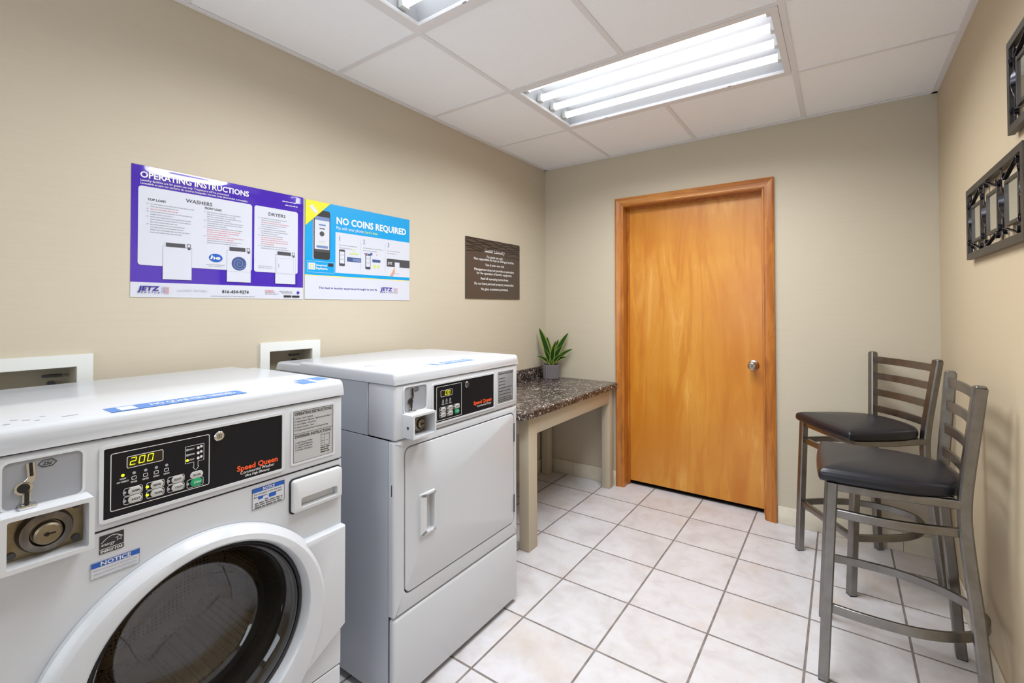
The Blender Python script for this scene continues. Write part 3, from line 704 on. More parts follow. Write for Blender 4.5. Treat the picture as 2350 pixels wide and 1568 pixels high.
obj('soil_level_words', bm, 'inkw', face)
for z, on in ((.975, 0), (.9635, 0), (.952, 1)): led(.296, z, on)
bm = nb(); txt(bm, 'Speed Queen', .398, .8965, .0125, yp, .097, 'l', .03); obj('red_lettering', bm, 'orange', face)
bm = nb(); txt(bm, 'Commercial Washer', .4055, .8875, .0072, yp, .081, 'l', .005); txt(bm, 'Ultra High Efficiency', .416, .8795, .0052, yp, .059, 'l', .02); obj('white_lettering', bm, 'inkw', face)
# instruction plate on the right of the fascia
def instr(par, x0, z0, x1, z1, washer):
    bm = nb(); frame(bm, x0 - .006, z0 - .005, x1 + .007, z1 + .005, .0055, .006, -.0042, -.001); p = obj('label_bezel', bm, 'plastic', par)
    bm = nb(); plate(bm, x0, z0, x1, z1, .002, -.0030, -.001); pl = obj('instruction_label', bm, 'plate', par)
    y = -.0035; w = x1 - x0; bm = nb(); frame(bm, x0 + .001, z0 + .001, x1 - .001, z1 - .001, .0007, .002, y, y + .0004)
    if washer:
        txt(bm, 'OPERATING INSTRUCTIONS', (x0 + x1) / 2, z1 - .0125, .0078, y, w * .93, 'c', .02)
        for k, s in enumerate(('1. Select Cycle Options', '2. Load Detergent Dispenser / Start Instructions Below', '3. Load Clothes - Close Door', '4. Insert Coin(s) - Start', '5. To Open Interlocked Door, Push Stop and Wait')): txt(bm, s, x0 + .004, z1 - .0225 - k * .0078, .0043, y, min(w * .92, len(s) * .0019 + .008), 'l', .01)
        plate(bm, x0 + .001, z1 - .0615, x1 - .001, z1 - .0608, 0, y, y + .0004)
        txt(bm, 'DISPENSER INSTRUCTIONS', (x0 + x1) / 2, z1 - .0725, .0075, y, w * .9, 'c', .02)
        for k, s in enumerate(('1. Liquid Detergent: Fill Max', '2. Liquid Bleach', '3. Fabric Softener', '4. Powder Detergent')): txt(bm, s, x0 + .006, z1 - .087 - k * .0065, .004, y, w * .42, 'l', .01)
        frame(bm, x1 - .036, z0 + .028, x1 - .010, z1 - .078, .0007, 0, y, y + .0004); plate(bm, x1 - .0245, z0 + .028, x1 - .024, z1 - .078, 0, y, y + .0004); plate(bm, x1 - .036, z0 + .042, x1 - .0245, z0 + .0425, 0, y, y + .0004)
        for a, b in ((x1 - .031, z0 + .035), (x1 - .031, z0 + .049), (x1 - .018, z0 + .04)): plate(bm, a, b, a + .002, b + .002, 0, y, y + .0004)
        for k in range(3): dashes(bm, x1 - .037, x1 - .010, z0 + .022 - k * .006, .0022, y, seed=k)
    else:
        txt(bm, 'OPERATING INSTRUCTIONS', (x0 + x1) / 2, z1 - .0125, .0068, y, w * .9, 'c', .02)
        for k in range(7): dashes(bm, x0 + .008, x0 + w * (.45 + .4 * (k > 2) + .05 * (k % 2)), z1 - .030 - k * .0135, .0028, y, seed=k + 20)
        for k in range(2): dashes(bm, x0 + .006, x1 - .008, z0 + .006 + k * .007, .0026, y, seed=k + 40)
    obj('label_print', bm, 'ink', pl)
instr(wm, .5355, .876, .651, 1.014, True)
# stickers
st = thing('energy_sticker', None, None); st.parent = wm
bm = nb(); plate(bm, .152, .8075, .189, .8425, 0, .0008, .0024); obj('sticker_sheet', bm, 'ink', st)
bm = nb(); ys_ = .0003
sweep(bm, [(.1545 + .032 * i / 12, ys_, .8225 + .0165 * math.sin(R(20 + 125 * i / 12))) for i in range(13)], .0009, .0005, up=(0, 1, 0)); txt(bm, 'energy', .1545, .8215, .0066, ys_, .021, 'l', 0, .35)
star = [( .1815 + (.0058 if i % 2 == 0 else .0024) * math.sin(2 * PI * i / 10), .8305 + (.0058 if i % 2 == 0 else .0024) * math.cos(2 * PI * i / 10)) for i in range(10)]
sweep(bm, [(a, ys_, b) for a, b in star], .0008, .0005, up=(0, 1, 0), closed=True); txt(bm, 'ENERGY STAR', .1705, .8095, .0048, ys_, .034, 'c', .03); plate(bm, .152, .8160, .189, .8168, 0, ys_, ys_ + .0005)
obj('sticker_print', bm, 'inkw', st)
def notice(x0, z0, x1, z1, hb, pics):
    n = thing('notice_sticker', None, None); n.parent = wm
    bm = nb(); plate(bm, x0, z0, x1, z1 - hb, 0, .0008, .0024); obj('sticker_sheet', bm, 'paper', n)
    bm = nb(); plate(bm, x0, z1 - hb, x1, z1, 0, .0006, .0024); obj('sticker_header', bm, 'dblue', n)
    bm = nb(); txt(bm, 'NOTICE', (x0 + x1) / 2, z1 - hb + hb * .14, hb * .72, .0002, (x1 - x0) * (.62 if not pics else .36), 'c', .02); obj('notice_word', bm, 'inkw', n)
    bm = nb(); frame(bm, x0, z0, x1, z1, .0005, 0, .0001, .0008)
    zz = z1 - hb - .0065
    lines = ('Failure to use proper detergent may', 'reduce performance. Use HE Detergent', 'for optimum results. Follow label.') if not pics else ('Use detergent in the dispenser.', 'Do not overfill.')
    for k, s in enumerate(lines): txt(bm, s, x0 + .004, zz - .007 * k, .0036, .0002, (x1 - x0) * .88, 'l', .01)
    if pics:
        for k in range(3): dashes(bm, x0 + .006, x1 - .006, z0 + .012 - .005 * k, .0018, .0002, seed=60 + k)
    obj('notice_text', bm, 'inkg' if not pics else 'ink', n)
    if pics:
        bm = nb(); prism(bm, [(x0 + .015, z0 + .022), (x0 + .025, z0 + .022), (x0 + .027, z0 + .029), (x0 + .013, z0 + .029)], .0002, .0008); plate(bm, x0 + .040, z0 + .019, x0 + .058, z0 + .029, .003, .0002, .0008); plate(bm, x0 + .030, z0 + .017, x0 + .038, z0 + .019, 0, .0002, .0008); obj('notice_picture', bm, 'dblue', n)
notice(.1395, .7645, .215, .7945, .0105, False); notice(.4355, .790, .515, .8408, .0105, True)
def top_sticker(par, x0, y0, x1, y1, z, s, left=True):
    t = thing('top_sticker', None, None); t.parent = par
    bm = nb(); bx(bm, (x0, y0, z + .0001), (x1, y1, z + .0007)); obj('sticker_sheet', bm, 'blue', t)
    bm = nb(); txt(bm, s, x0 + (x1 - x0) * .28, y0 + (y1 - y0) * .30, (y1 - y0) * .42, z + .001, (x1 - x0) * .66, 'l', .02, top=True); bx(bm, (x0 + .018, y0 + .008, z + .0007), (x0 + .045, y1 - .008, z + .001)); obj('sticker_words', bm, 'inkw', t)
top_sticker(wm, .169, .006, .424, .062, ZT, 'NO QUARTERS NEEDED')
t = thing('top_sticker', None, None); t.parent = wm
bm = nb(); bx(bm, (.572, .012, ZT + .0001), (.612, .058, ZT + .0007)); bx(bm, (.632, .040, ZT + .0001), (.668, .098, ZT + .0007)); bx(bm, (.590, .066, ZT + .0001), (.622, .092, ZT + .0007)); obj('sticker_sheet', bm, 'blue', t)
bm = nb(); rnd = random.Random(3)
for k in range(9): bx(bm, (.02 + .012 * k, .012 + rnd.uniform(0, .05), ZT + .0001), (.029 + .012 * k, .018 + rnd.uniform(.0, .05) * 0 + .05 * 0 + rnd.uniform(.014, .02), ZT + .0006)) if False else None
for k in range(7): 
    yy = .075 - .018 * (k % 3); xx = .004 + .013 * k; bx(bm, (xx, yy, ZT + .0001), (xx + rnd.uniform(.006, .011), yy + .008, ZT + .0006))
bx(bm, (.105, .040, ZT + .0001), (.128, .046, ZT + .0006)); obj('worn_print', bm, 'inkg', wm)

# ---- dryer
loc, rz = place(.7671, -1.4699, .0089)
dm = thing('tumble_dryer', 'white coin operated dryer with square front door, between washer and table', 'dryer', loc, rz)
ZT, ZC, ZP, ZS, DEP = 1.0803, 1.0386, .8583, .2926, .712
bm = nb(); k = .004; D2 = DEP - .01
bx(bm, (0, .028, .03), (k, D2, ZP - .001)); bx(bm, (MW - k, .028, .03), (MW, D2, ZP - .001)); bx(bm, (k, D2 - .004, .03), (MW - k, D2, ZP - .001)); bx(bm, (k, .028, .03), (MW - k, D2 - .004, .034))
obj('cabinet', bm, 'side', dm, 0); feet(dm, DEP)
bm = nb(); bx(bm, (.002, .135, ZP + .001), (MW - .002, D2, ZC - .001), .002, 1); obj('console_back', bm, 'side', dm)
bm = nb(); bx(bm, (0, -.003, ZP + .0012), (MW, .133, ZC - .0012), .009, 3); fas = obj('control_fascia', bm, 'white', dm)
top_panel(dm, ZT, ZC + .0012, DEP, .545)
bm = nb(); bx(bm, (.004, .0205, .05), (MW - .004, .03, ZC - .03)); obj('gap_shade_backing', bm, 'seam', dm, 0)  # dark sheet added behind the front so its gaps look shaded
bm = nb()  # front frame: rounded side edges, opening for the door
ringp(bm, rr(.0, ZS + .002, MW, ZP - .0012, .006), rr(.041, .351, .660, .832, .026), -.001, .026)
es = [e for e in bm.edges if all(abs(v.co.y + .001) < 1e-6 for v in e.verts) and (all(v.co.x < .007 for v in e.verts) or all(v.co.x > MW - .007 for v in e.verts) or all(v.co.z < ZS + .009 for v in e.verts) or all(v.co.z > ZP - .008 for v in e.verts))]
bmesh.ops.bevel(bm, geom=es, offset=.010, segments=3, profile=.5, affect='EDGES'); obj('front_panel', bm, 'white', dm, 50)
bm = nb(); bx(bm, (0, -.002, .018), (MW, .026, ZS - .0015), .010, 3); obj('kick_panel', bm, 'white', dm)
bm = nb(); bx(bm, (-.0006, .0085, .683), (.004, .0125, .720), .0005, 1); obj('latch_slot', bm, 'seam', dm)
dd = thing('loading_door', None, None); dd.parent = dm
bm = nb(); ringp(bm, rr(.0462, .3562, .6550, .8268, .0225), rr(.131, .523, .172, .650, .008), -.003, .020)
es = [e for e in bm.edges if all(abs(v.co.y + .003) < 1e-6 for v in e.verts) and all(v.co.x < .07 or v.co.x > .63 or v.co.z < .38 or v.co.z > .80 for v in e.verts)]
bmesh.ops.bevel(bm, geom=es, offset=.0025, segments=2, profile=.5, affect='EDGES'); obj('door_panel', bm, 'white', dd, 50)
hd = thing('pull_handle', None, None); hd.parent = dd
bm = nb(); ringp(bm, rr(.104, .516, .177, .657, .006), rr(.133, .526, .170, .647, .005), -.012, .0)
es = [e for e in bm.edges if all(abs(v.co.y + .012) < 1e-6 for v in e.verts)]
bmesh.ops.bevel(bm, geom=es, offset=.003, segments=2, profile=.5, affect='EDGES')
bx(bm, (.129, -.002, .521), (.174, .016, .524)); bx(bm, (.129, -.002, .649), (.174, .016, .652)); bx(bm, (.129, -.002, .524), (.132, .016, .649)); bx(bm, (.171, -.002, .524), (.174, .016, .649)); bx(bm, (.129, .0145, .521), (.174, .018, .652)); obj('handle_cup', bm, 'plastic', dd)
bpy.data.objects.remove(hd)
for z0, z1 in ((.703, .783), (.398, .474)):
    bm = nb(); bx(bm, (.652, -.0065, z0), (.6595, -.001, z1), .0015); obj('hinge', bm, 'greyrub', dd)
coin_unit(dm, .036, .136, .944, 1.028, .031, .133, .866, .944, .055, .007, lockx=.088, f=-.003)
bm = nb(); frame(bm, .163, .876, .516, 1.022, .006, .007, -.0065, -.002); obj('panel_bezel', bm, 'plastic', fas)
bm = nb(); plate(bm, .169, .882, .510, 1.016, 0, -.0045, -.002); face = obj('control_panel', bm, 'black', dm)
yp = -.005
bm = nb(); frame(bm, .184, .887, .315, 1.008, .0013, .004, yp, yp + .0006); obj('panel_outline', bm, 'inkw', face)
bm = nb(); plate(bm, .206, .9705, .263, .9915, .002, yp, yp + .0006); obj('display_window', bm, 'dispglass', face)
bm = nb(); frame(bm, .205, .9695, .264, .9925, .0011, .003, yp - .0002, yp + .0004); obj('display_outline', bm, 'inkw', face)
bm = nb()
for k, ch in enumerate('00'): digit(bm, ch, .2265 + .0145 * k, .9735, .0105, .0155, yp - .0003)
obj('display_digits', bm, 'led', face)
bm = nb(); cyl(bm, .0115, -.004, -.011, (.342, 0, .9965), 'y', 24, .0015); lk = obj('panel_lock', bm, 'chrome', face)
bm = nb(); bx(bm, (.341, -.0115, .992), (.3435, -.0108, 1.001)); obj('keyway', bm, 'greyrub', lk)
for x in (.2165, .2345, .253): led(x, .957)
bm = nb()
for x, s in ((.2165, 'DRYING'), (.2345, 'COOL'), (.253, 'DONE')): frame(bm, x - .004, .9465, x + .004, .9535, .0009, .0015, yp, yp + .0005); txt(bm, s, x, .9405, .0034, yp, .013, 'c', .02)
obj('cycle_symbols', bm, 'inkw', face)
for x, z, s in ((.217, .924, 'HIGH'), (.217, .905, 'LOW'), (.2535, .924, 'MEDIUM'), (.2535, .905, 'DELICATE'), (.2895, .924, 'NO HEAT')):
    key(x, z, s, wide=.023, hgt=.0155)
    bm = nb(); frame(bm, x - .017, z - .009, x + .014, z + .009, .0008, .004, yp, yp + .0005); obj('button_outline', bm, 'inkw', face); led(x - .0155, z)
key(.2895, .905, 'START', 'green', 'inkw', .024, .017)
bm = nb(); txt(bm, 'Speed Queen', .384, .910, .0135, yp, .112, 'l', .03); obj('red_lettering', bm, 'orange', face)
bm = nb(); txt(bm, 'Commercial Dryer', .404, .8985, .0082, yp, .091, 'l', .005); obj('white_lettering', bm, 'inkw', face)
instr(dm, .5395, .8865, .650, 1.0185, False)
top_sticker(dm, .215, .020, .420, .072, ZT, 'NO QUARTERS NEEDED')
bm = nb(); bx(bm, (.560, .02, ZT + .0001), (.640, .075, ZT + .0005)); obj('top_label', bm, 'plate', dm)
bm = nb()
for k in range(5): bx(bm, (.05 + .016 * k, .20 - .012 * (k % 2), ZT + .0001), (.061 + .016 * k, .206 - .012 * (k % 2), ZT + .0005))
sweep(bm, [(.045, .205, ZT + .0006), (.06, .225, ZT + .0006), (.085, .215, ZT + .0006)], .006, .0008); obj('worn_print', bm, 'inkg', dm)

# ------------------------------------------------------------------ table with laminate counter
tb = thing('laundry_table', 'tan painted folding table with dark speckled counter in the corner', 'table', (0, 0, 0))
bm = nb(); pts = [(0.003, -1.2), ] + [(.582 + .04 * math.sin(R(a)), -1.16 - .04 * math.cos(R(a))) for a in range(0, 91, 15)] + [(.622, -.004), (.003, -.004)]
prism(bm, pts, .705, .745, plane='xy'); 
es = [e for e in bm.edges if abs(e.verts[0].co.z - e.verts[1].co.z) < 1e-6 and max(v.co.x for v in e.verts) > .1 and max(v.co.y for v in e.verts) < -.003 or (abs(e.verts[0].co.z - e.verts[1].co.z) < 1e-6 and min(v.co.x for v in e.verts) > .6)]
bmesh.ops.bevel(bm, geom=es, offset=.008, segments=3, profile=.5, affect='EDGES'); obj('counter', bm, 'stone', tb)
bm = nb(); bx(bm, (.001, -1.2, .7455), (.020, -.002, .829), .003); obj('backsplash', bm, 'stone', tb)
for x0, x1, y0, y1 in ((.530, .592, -1.118, -1.036), (.532, .592, -.098, -.036), (.02, .08, -1.098, -1.036), (.02, .08, -.098, -.036)):
    bm = nb(); bx(bm, (x0, y0, 0), (x1, y1, .7045), .003); obj('leg', bm, 'paint', tb)
bm = nb(); bx(bm, (.548, -1.036, .608), (.592, -.098, .7045), .002); obj('apron', bm, 'paint', tb)
bm = nb(); bx(bm, (.08, -1.112, .608), (.530, -1.075, .7045), .002); obj('apron', bm, 'paint', tb)

# ------------------------------------------------------------------ potted plant
pp = thing('potted_plant', 'small leafy green plant in a ribbed grey pot on the counter', 'plant', (.118, -.112, .7455), R(20))
bm = nb(); lathe(bm, [(.0001, 0), (.058, 0), (.061, .004), (.066, .104), (.066, .109), (.060, .109), (.058, .100), (.0001, .098)], (0, 0, 0), 'z', 56, rib=1, ribd=.06); obj('pot', bm, 'pot', pp, 0)
bm = nb(); disc(bm, .058, .100, (0, 0, 0), 'z', 24); obj('soil', bm, 'soil', pp)
rgt = Vector((math.cos(yaw - R(20)), math.sin(yaw - R(20)), 0)); tow = Vector((math.sin(yaw - R(20)), -math.cos(yaw - R(20)), 0))
def leaf_(dx, z, dt, wmax, curl=0.0, b0=0.0):
    base = rgt * b0 + Vector((0, 0, .098)); tip = rgt * dx + tow * dt + Vector((0, 0, z))
    mid = base.lerp(tip, .45) + Vector((0, 0, .018 + curl)) - (tip - base).cross(Vector((0, 0, 1))).normalized() * 0
    n = 12; bm = nb(); rows = []
    face_dir = (tow + Vector((0, 0, .35))).normalized()
    for i in range(n + 1):
        s = i / n; p = base * (1 - s) ** 2 + mid * 2 * s * (1 - s) + tip * s * s
        d = ((mid - base) * (1 - s) + (tip - mid) * s).normalized(); sd = d.cross(face_dir).normalized(); nr = sd.cross(d)
        w = 1.22 * wmax * (math.sin(PI * min(1, .16 + .84 * s) ** 1.15) ** .8 * (1 if s < .97 else .5) + .05 * (1 - s))
        rows.append([bm.verts.new(p + sd * w * q + nr * w * (.45 * abs(q) ** 1.5)) for q in (-1, -.62, 0, .62, 1)])
    for a, b in zip(rows, rows[1:]):
        for j in range(4):
            f = bm.faces.new((a[j], a[j+1], b[j+1], b[j])); f.material_index = 1 if j in (0, 3) else 0
    bmesh.ops.solidify(bm, geom=bm.faces[:], thickness=.0012)
    obj('leaf', bm, ['leaf', 'leafedge'], pp, 60)
for a in ((-.092, .388, -.01, .021, .02), (-.030, .32, -.03, .018), (.035, .288, .01, .014, .01), (.135, .350, -.005, .019, .02), (.085, .25, .02, .019, .01), (.165, .225, .015, .014, .02), (-.112, .170, .03, .010, .02), (.115, .165, .04, .012, .02), (.02, .26, .035, .016), (-.055, .23, .03, .014), (.06, .30, -.03, .015), (.09, .19, .05, .012, .01)): leaf_(*a)

# ------------------------------------------------------------------ posters and sign (front-view sheet on the left wall: x = world y)
def sheet(name, label, cat, group=None): return thing(name, label, cat, (0.0015, 0, 0), PI / 2, None)
def jetz(par, x, z, h, w, ink='navy'):
    t = thing('company_logo', None, None); t.parent = par
    bm = nb(); txt(bm, 'JETZ', x, z, h, -.0030, w, 'l', .035, .12); txt(bm, 'SERVICE', x + w * .02, z - h * .62, h * .34, -.0030, w * .98, 'l', .02, 0, 0, 1.6); obj('logo_letters', bm, ink, t)
    for nm, m_, c0 in (('logo_dots', ink, 0), ('logo_dots', 'inkr', 3)):
        bm = nb()
        for i in range(3):
            for j in range(5):
                s = h * (.05 + .011 * (i + c0)); px = x + w * 1.08 + (i + c0) * h * .27; pz = z - h * .5 + j * h * .33
                plate(bm, px - s, pz - s, px + s, pz + s, 0, -.0030, -.0026)
        obj(nm, bm, m_, t)
def mini_machine(par, name, x0, z0, x1, z1, kind):
    t = thing(name, None, None); t.parent = par; w = x1 - x0; h = z1 - z0; y = -.0026
    bm = nb(); plate(bm, x0, z0, x1, z1 - .1 * h, 0, y, y + .0006); plate(bm, x0 + w * .06, z1 - .12 * h, x1 - w * .02, z1 + .01 * h, 0, y, y + .0006); obj('body', bm, 'pwhite', t)
    bm = nb(); plate(bm, x0 + w * .10, z1 - .115 * h, x0 + w * .76, z1 - .005 * h, 0, y - .0004, y); obj('control_strip', bm, 'charcoal', t)
    bm = nb(); frame(bm, x0 + w * .82, z1 - .09 * h, x0 + w * .96, z1 - .0 * h, w * .02, 0, y - .0004, y); cyl(bm, w * .05, y - .0004, y, (x0 + w * .90, 0, z1 - .13 * h), 'y', 14); obj('coin_slide', bm, 'charcoal', t)
    bm = nb(); lw = .0006
    frame(bm, x0, z0 + .0, x1, z1 - .1 * h, lw, 0, y - .0004, y)
    if kind != 'top': plate(bm, x0, z0 + h * .30, x1, z0 + h * .30 + lw, 0, y - .0004, y)
    if kind == 'dry': frame(bm, x0 + w * .07, z0 + h * .33, x0 + w * .9, z0 + h * .80, lw, .002, y - .0004, y); bx(bm, (x0 + w * .15, y - .0004, z0 + h * .5), (x0 + w * .19, y, z0 + h * .62))
    obj('outline', bm, 'inkg', t)
    if kind == 'front':
        bm = nb(); cx, cz, r = x0 + w * .5, z0 + h * .53, w * .31; cyl(bm, r, y - .0004, y, (cx, 0, cz), 'y', 32); obj('round_door', bm, 'swirl', t)
        bm = nb(); sweep(bm, [(cx + r * (.12 + .75 * k / 40) * math.cos(k * .32), y - .0007, cz + r * (.12 + .75 * k / 40) * math.sin(k * .32)) for k in range(41)], r * .10, .0004, up=(0, 1, 0)); obj('door_swirl', bm, 'swirl2', t)
def textblock(par, name, x0, x1, z0, z1, rows, m_='inkg', seed=0, red=(), num=True):
    bm = nb(); rb = nb(); n = len(rows); st_ = (z1 - z0) / n; rnd = random.Random(seed)
    for k, fr_ in enumerate(rows):
        z = z1 - st_ * (k + .75)
        if fr_ <= 0: continue
        dashes(rb if k in red else bm, x0 + .010, x0 + .010 + (x1 - x0 - .010) * fr_, z, st_ * .26, -.0028, seed=seed + k)
        if num and (k == 0 or rows[k - 1] < .7): plate(bm, x0, z, x0 + .004, z + st_ * .32, 0, -.0028, -.0024)
    obj(name, bm, m_, par)
    if red: obj(name, rb, 'inkr', par)
    else: rb.free()
P1 = sheet('instruction_poster', 'purple and white laminated OPERATING INSTRUCTIONS poster on the left wall', 'poster')
X0, X1, Z0, Z1 = -2.6130, -2.0170, 1.3268, 1.7755
def bulge(x, z):    # the laminate lifts a little along its top edge
    s = max(0.0, (z - 1.70) / (Z1 - 1.70)); w = .55 + .45 * math.sin((x - X0) * 9.5 + .2) 
    env = max(0.0, min(1.0, (x - X0 - .02) / .08)) * max(0.0, min(1.0, (X0 + .42 - x) / .15))
    return -.0075 * env * (math.sin(PI * min(1.0, s * .80 + .12 * s * s)) ** 1.5) * (0.75 + .25 * w) - .003 * max(0, 1 - abs(x - (X1 - .035)) / .04) * max(0, 1 - abs(z - 1.742) / .03)
bm = nb(); nx, nz = 90, 60; tt = nb(); g = []
for j in range(nz + 1):
    z = Z0 + (Z1 - Z0) * j / nz if j < 6 else None
zrow = [Z0, 1.3778] + [1.3778 + (1.69 - 1.3778) * k / 6 for k in range(1, 7)] + [1.69 + (Z1 - 1.69) * k / 28 for k in range(1, 29)]
for z in zrow: g.append([tt.verts.new((X0 + (X1 - X0) * i / nx, bulge(X0 + (X1 - X0) * i / nx, z), z)) for i in range(nx + 1)])
for j in range(len(zrow) - 1):
    for i in range(nx):
        f = tt.faces.new((g[j][i], g[j][i+1], g[j+1][i+1], g[j+1][i])); f.material_index = 1 if zrow[j+1] < 1.379 else 0
me_ = bpy.data.meshes.new('poster_sheet'); tt.to_mesh(me_); tt.free(); bm.from_mesh(me_); bpy.data.meshes.remove(me_)
ps = obj('poster_sheet', bm, ['purple', 'pwhite'], P1, 60)
def lift(o):        # lettering that follows the lifted laminate
    for v in o.data.vertices: v.co.y += bulge(v.co.x, v.co.z)
bm = nb(); plate(bm, -2.5945, 1.4362, -2.2312, 1.7055, .010, -.0016, -.0004); obj('washer_panel', bm, 'pwhite', P1)
bm = nb(); plate(bm, -2.2222, 1.4365, -2.0425, 1.7060, .009, -.0016, -.0004); obj('dryer_panel', bm, 'pwhite', P1)
bm = nb(); txt(bm, 'OPERATING INSTRUCTIONS', -2.590, 1.7345, .0205, -.0012, .3455, 'l', .028); lift(obj('title_lettering', bm, 'inkw', P1))
bm = nb(); txt(bm, 'Laundry facilities are for guests use only. Trespassers will be prosecuted.', -2.5885, 1.7222, .0068, -.0012, .272, 'l', .012); txt(bm, 'Lavandería es para uso exclusivo de nuestros huéspedes. Intrusos serán denunciados y arrestados.', -2.5885, 1.7118, .0068, -.0012, .340, 'l', .012); lift(obj('subtitle_lettering', bm, 'inkw', P1))
bm = nb(); dashes(bm, -2.110, -2.052, 1.742, .003, -.0012, seed=5); dashes(bm, -2.098, -2.045, 1.727, .003, -.0012, seed=6); lift(obj('corner_lettering', bm, 'inkw', P1))
bm = nb(); txt(bm, 'WASHERS', -2.4580, 1.6725, .0132, -.0024, .0845, 'l', .005); txt(bm, 'DRYERS', -2.1670, 1.6725, .0132, -.0024, .0700, 'l', .005); txt(bm, 'TOP LOAD', -2.5690, 1.6590, .0075, -.0024, .0510, 'l', .02); txt(bm, 'FRONT LOAD', -2.3980, 1.6590, .0075, -.0024, .0560, 'l', .02); obj('heading_lettering', bm, 'ink', P1)
textblock(P1, 'wash_steps', -2.571, -2.432, 1.548, 1.654, [1, .62, .62, .95, .5, .95, .92, .6, .8, .75, .9, .7], seed=100, red=(2,))
textblock(P1, 'wash_steps', -2.400, -2.262, 1.532, 1.654, [.9, .75, .92, .65, .98, .95, .5, .95, .9, .85, .6, 1, .7, .95, .8], seed=130, red=(8, 9, 10, 11, 12))
textblock(P1, 'dry_steps', -2.206, -2.080, 1.532, 1.664, [.9, .7, 1, .9, .6, .9, .95, .6, .75, .75, .95, .95, .45, .9, 1], seed=160, red=(2, 9, 10, 11, 12))
bm = nb(); dashes(bm, -2.392, -2.330, 1.452, .0024, -.0024, seed=9); dashes(bm, -2.384, -2.340, 1.446, .0024, -.0024, seed=10); dashes(bm, -2.206, -2.150, 1.460, .0024, -.0024, seed=11); dashes(bm, -2.206, -2.150, 1.453, .0024, -.0024, seed=12); obj('fine_print', bm, 'inkg', P1)
mini_machine(P1, 'printed_top_loader', -2.5255, 1.3905, -2.4385, 1.5205, 'top'); mini_machine(P1, 'printed_front_loader', -2.3225, 1.3908, -2.2355, 1.5275, 'front'); mini_machine(P1, 'printed_dryer', -2.1388, 1.3912, -2.0532, 1.5280, 'dry')
hb = thing('printed_badge', None, None); hb.parent = P1
bm = nb(); prism(bm, [(-2.3605 + .023 * math.cos(2 * PI * k / 32), 1.479 + .0158 * math.sin(2 * PI * k / 32)) for k in range(32)], -.0024, -.0016); obj('badge_disc', bm, 'dblue', hb)
bm = nb(); txt(bm, 'he', -2.3790, 1.4735, .0135, -.0028, .034, 'l', .03, .15); obj('badge_letters', bm, 'inkw', hb)
jetz(P1, -2.594, 1.3500, .0150, .0610)
bm = nb(); txt(bm, 'LAUNDRY MATTERS', -2.4820, 1.3490, .0072, -.0024, .0930, 'l', 0, 0, 0, 1.3); obj('tagline_lettering', bm, 'inkg', P1)
bm = nb(); txt(bm, '816-454-9274', -2.3375, 1.3468, .0118, -.0024, .0950, 'l', .02, spacing=1.1); obj('phone_lettering', bm, 'ink', P1)
bm = nb(); dashes(bm, -2.375, -2.220, 1.3345, .0018, -.0024, seed=14); dashes(bm, -2.120, -2.065, 1.3585, .0022, -.0024, seed=15); dashes(bm, -2.110, -2.065, 1.3525, .0022, -.0024, seed=16); dashes(bm, -2.178, -2.125, 1.3475, .0022, -.0024, seed=17); obj('footer_print', bm, 'inkg', P1)
bm = nb(); dashes(bm, -2.178, -2.145, 1.3605, .003, -.0024, seed=18); dashes(bm, -2.178, -2.140, 1.3545, .003, -.0024, seed=19); obj('footer_print', bm, 'inkr', P1)
bm = nb(); plate(bm, -2.102, 1.3345, -2.070, 1.3430, .002, -.0024, -.001); plate(bm, -2.066, 1.3345, -2.034, 1.3430, .002, -.0024, -.001); obj('store_badges', bm, 'ink', P1)
bm = nb(); cyl(bm, .0065, -.0024, -.001, (-2.040, 0, 1.3555), 'y', 6); obj('footer_mark', bm, 'purple', P1)

P2 = sheet('payment_poster', 'sky blue NO COINS REQUIRED poster with printed phone, on the left wall', 'poster')
X0b, X1b = -2.0092, -1.4135; Z0b, Z1b = 1.3285, 1.7720
bm = nb(); bx(bm, (X0b, -.0010, 1.4375), (X1b, 0, Z1b)); bx(bm, (X0b, -.0010, Z0b), (X1b, 0, 1.4375), mi=1); obj('poster_sheet', bm, ['cyan', 'pwhite'], P2, 0)
bm = nb(); bx(bm, (X0b, -.0013, 1.4345), (X1b, -.0002, 1.4372)); obj('yellow_rule', bm, 'yellow', P2)
bm = nb(); prism(bm, [(X0b + .0005, Z1b - .0005), (X0b + .0005, 1.656), (-1.889, Z1b - .0005)], -.0034, -.0006); cf = obj('corner_flash', bm, 'yellow', P2)
bm = nb(); a = [(-1.9905, 1.742), (-1.962, 1.713), (-1.950, 1.725), (-1.9785, 1.754)]; prism(bm, a, -.0040, -.0034); obj('flash_panel', bm, 'pwhite', cf)
ph = thing('printed_phone', None, None); ph.parent = P2
bm = nb(); plate(bm, -1.9695, 1.5105, -1.8890, 1.7350, .012, -.0020, -.0008); obj('phone_body', bm, 'ink', ph)
bm = nb(); plate(bm, -1.9740, 1.5075, -1.9690, 1.7250, .002, -.0018, -.0008); obj('phone_edge', bm, 'inkg', ph)
bm = nb(); plate(bm, -1.9650, 1.5430, -1.8930, 1.7050, 0, -.0026, -.0018); obj('phone_screen', bm, 'pwhite', ph)
bm = nb(); plate(bm, -1.9650, 1.6880, -1.8930, 1.7050, 0, -.0030, -.0024); obj('screen_header', bm, 'swirl2', ph)
bm = nb(); plate(bm, -1.9560, 1.5620, -1.9000, 1.5730, .003, -.0030, -.0024); obj('screen_button', bm, 'swirl2', ph)
bm = nb(); plate(bm, -1.945, 1.664, -1.912, 1.671, 0, -.0030, -.0024); obj('screen_heading', bm, 'swirl2', ph)
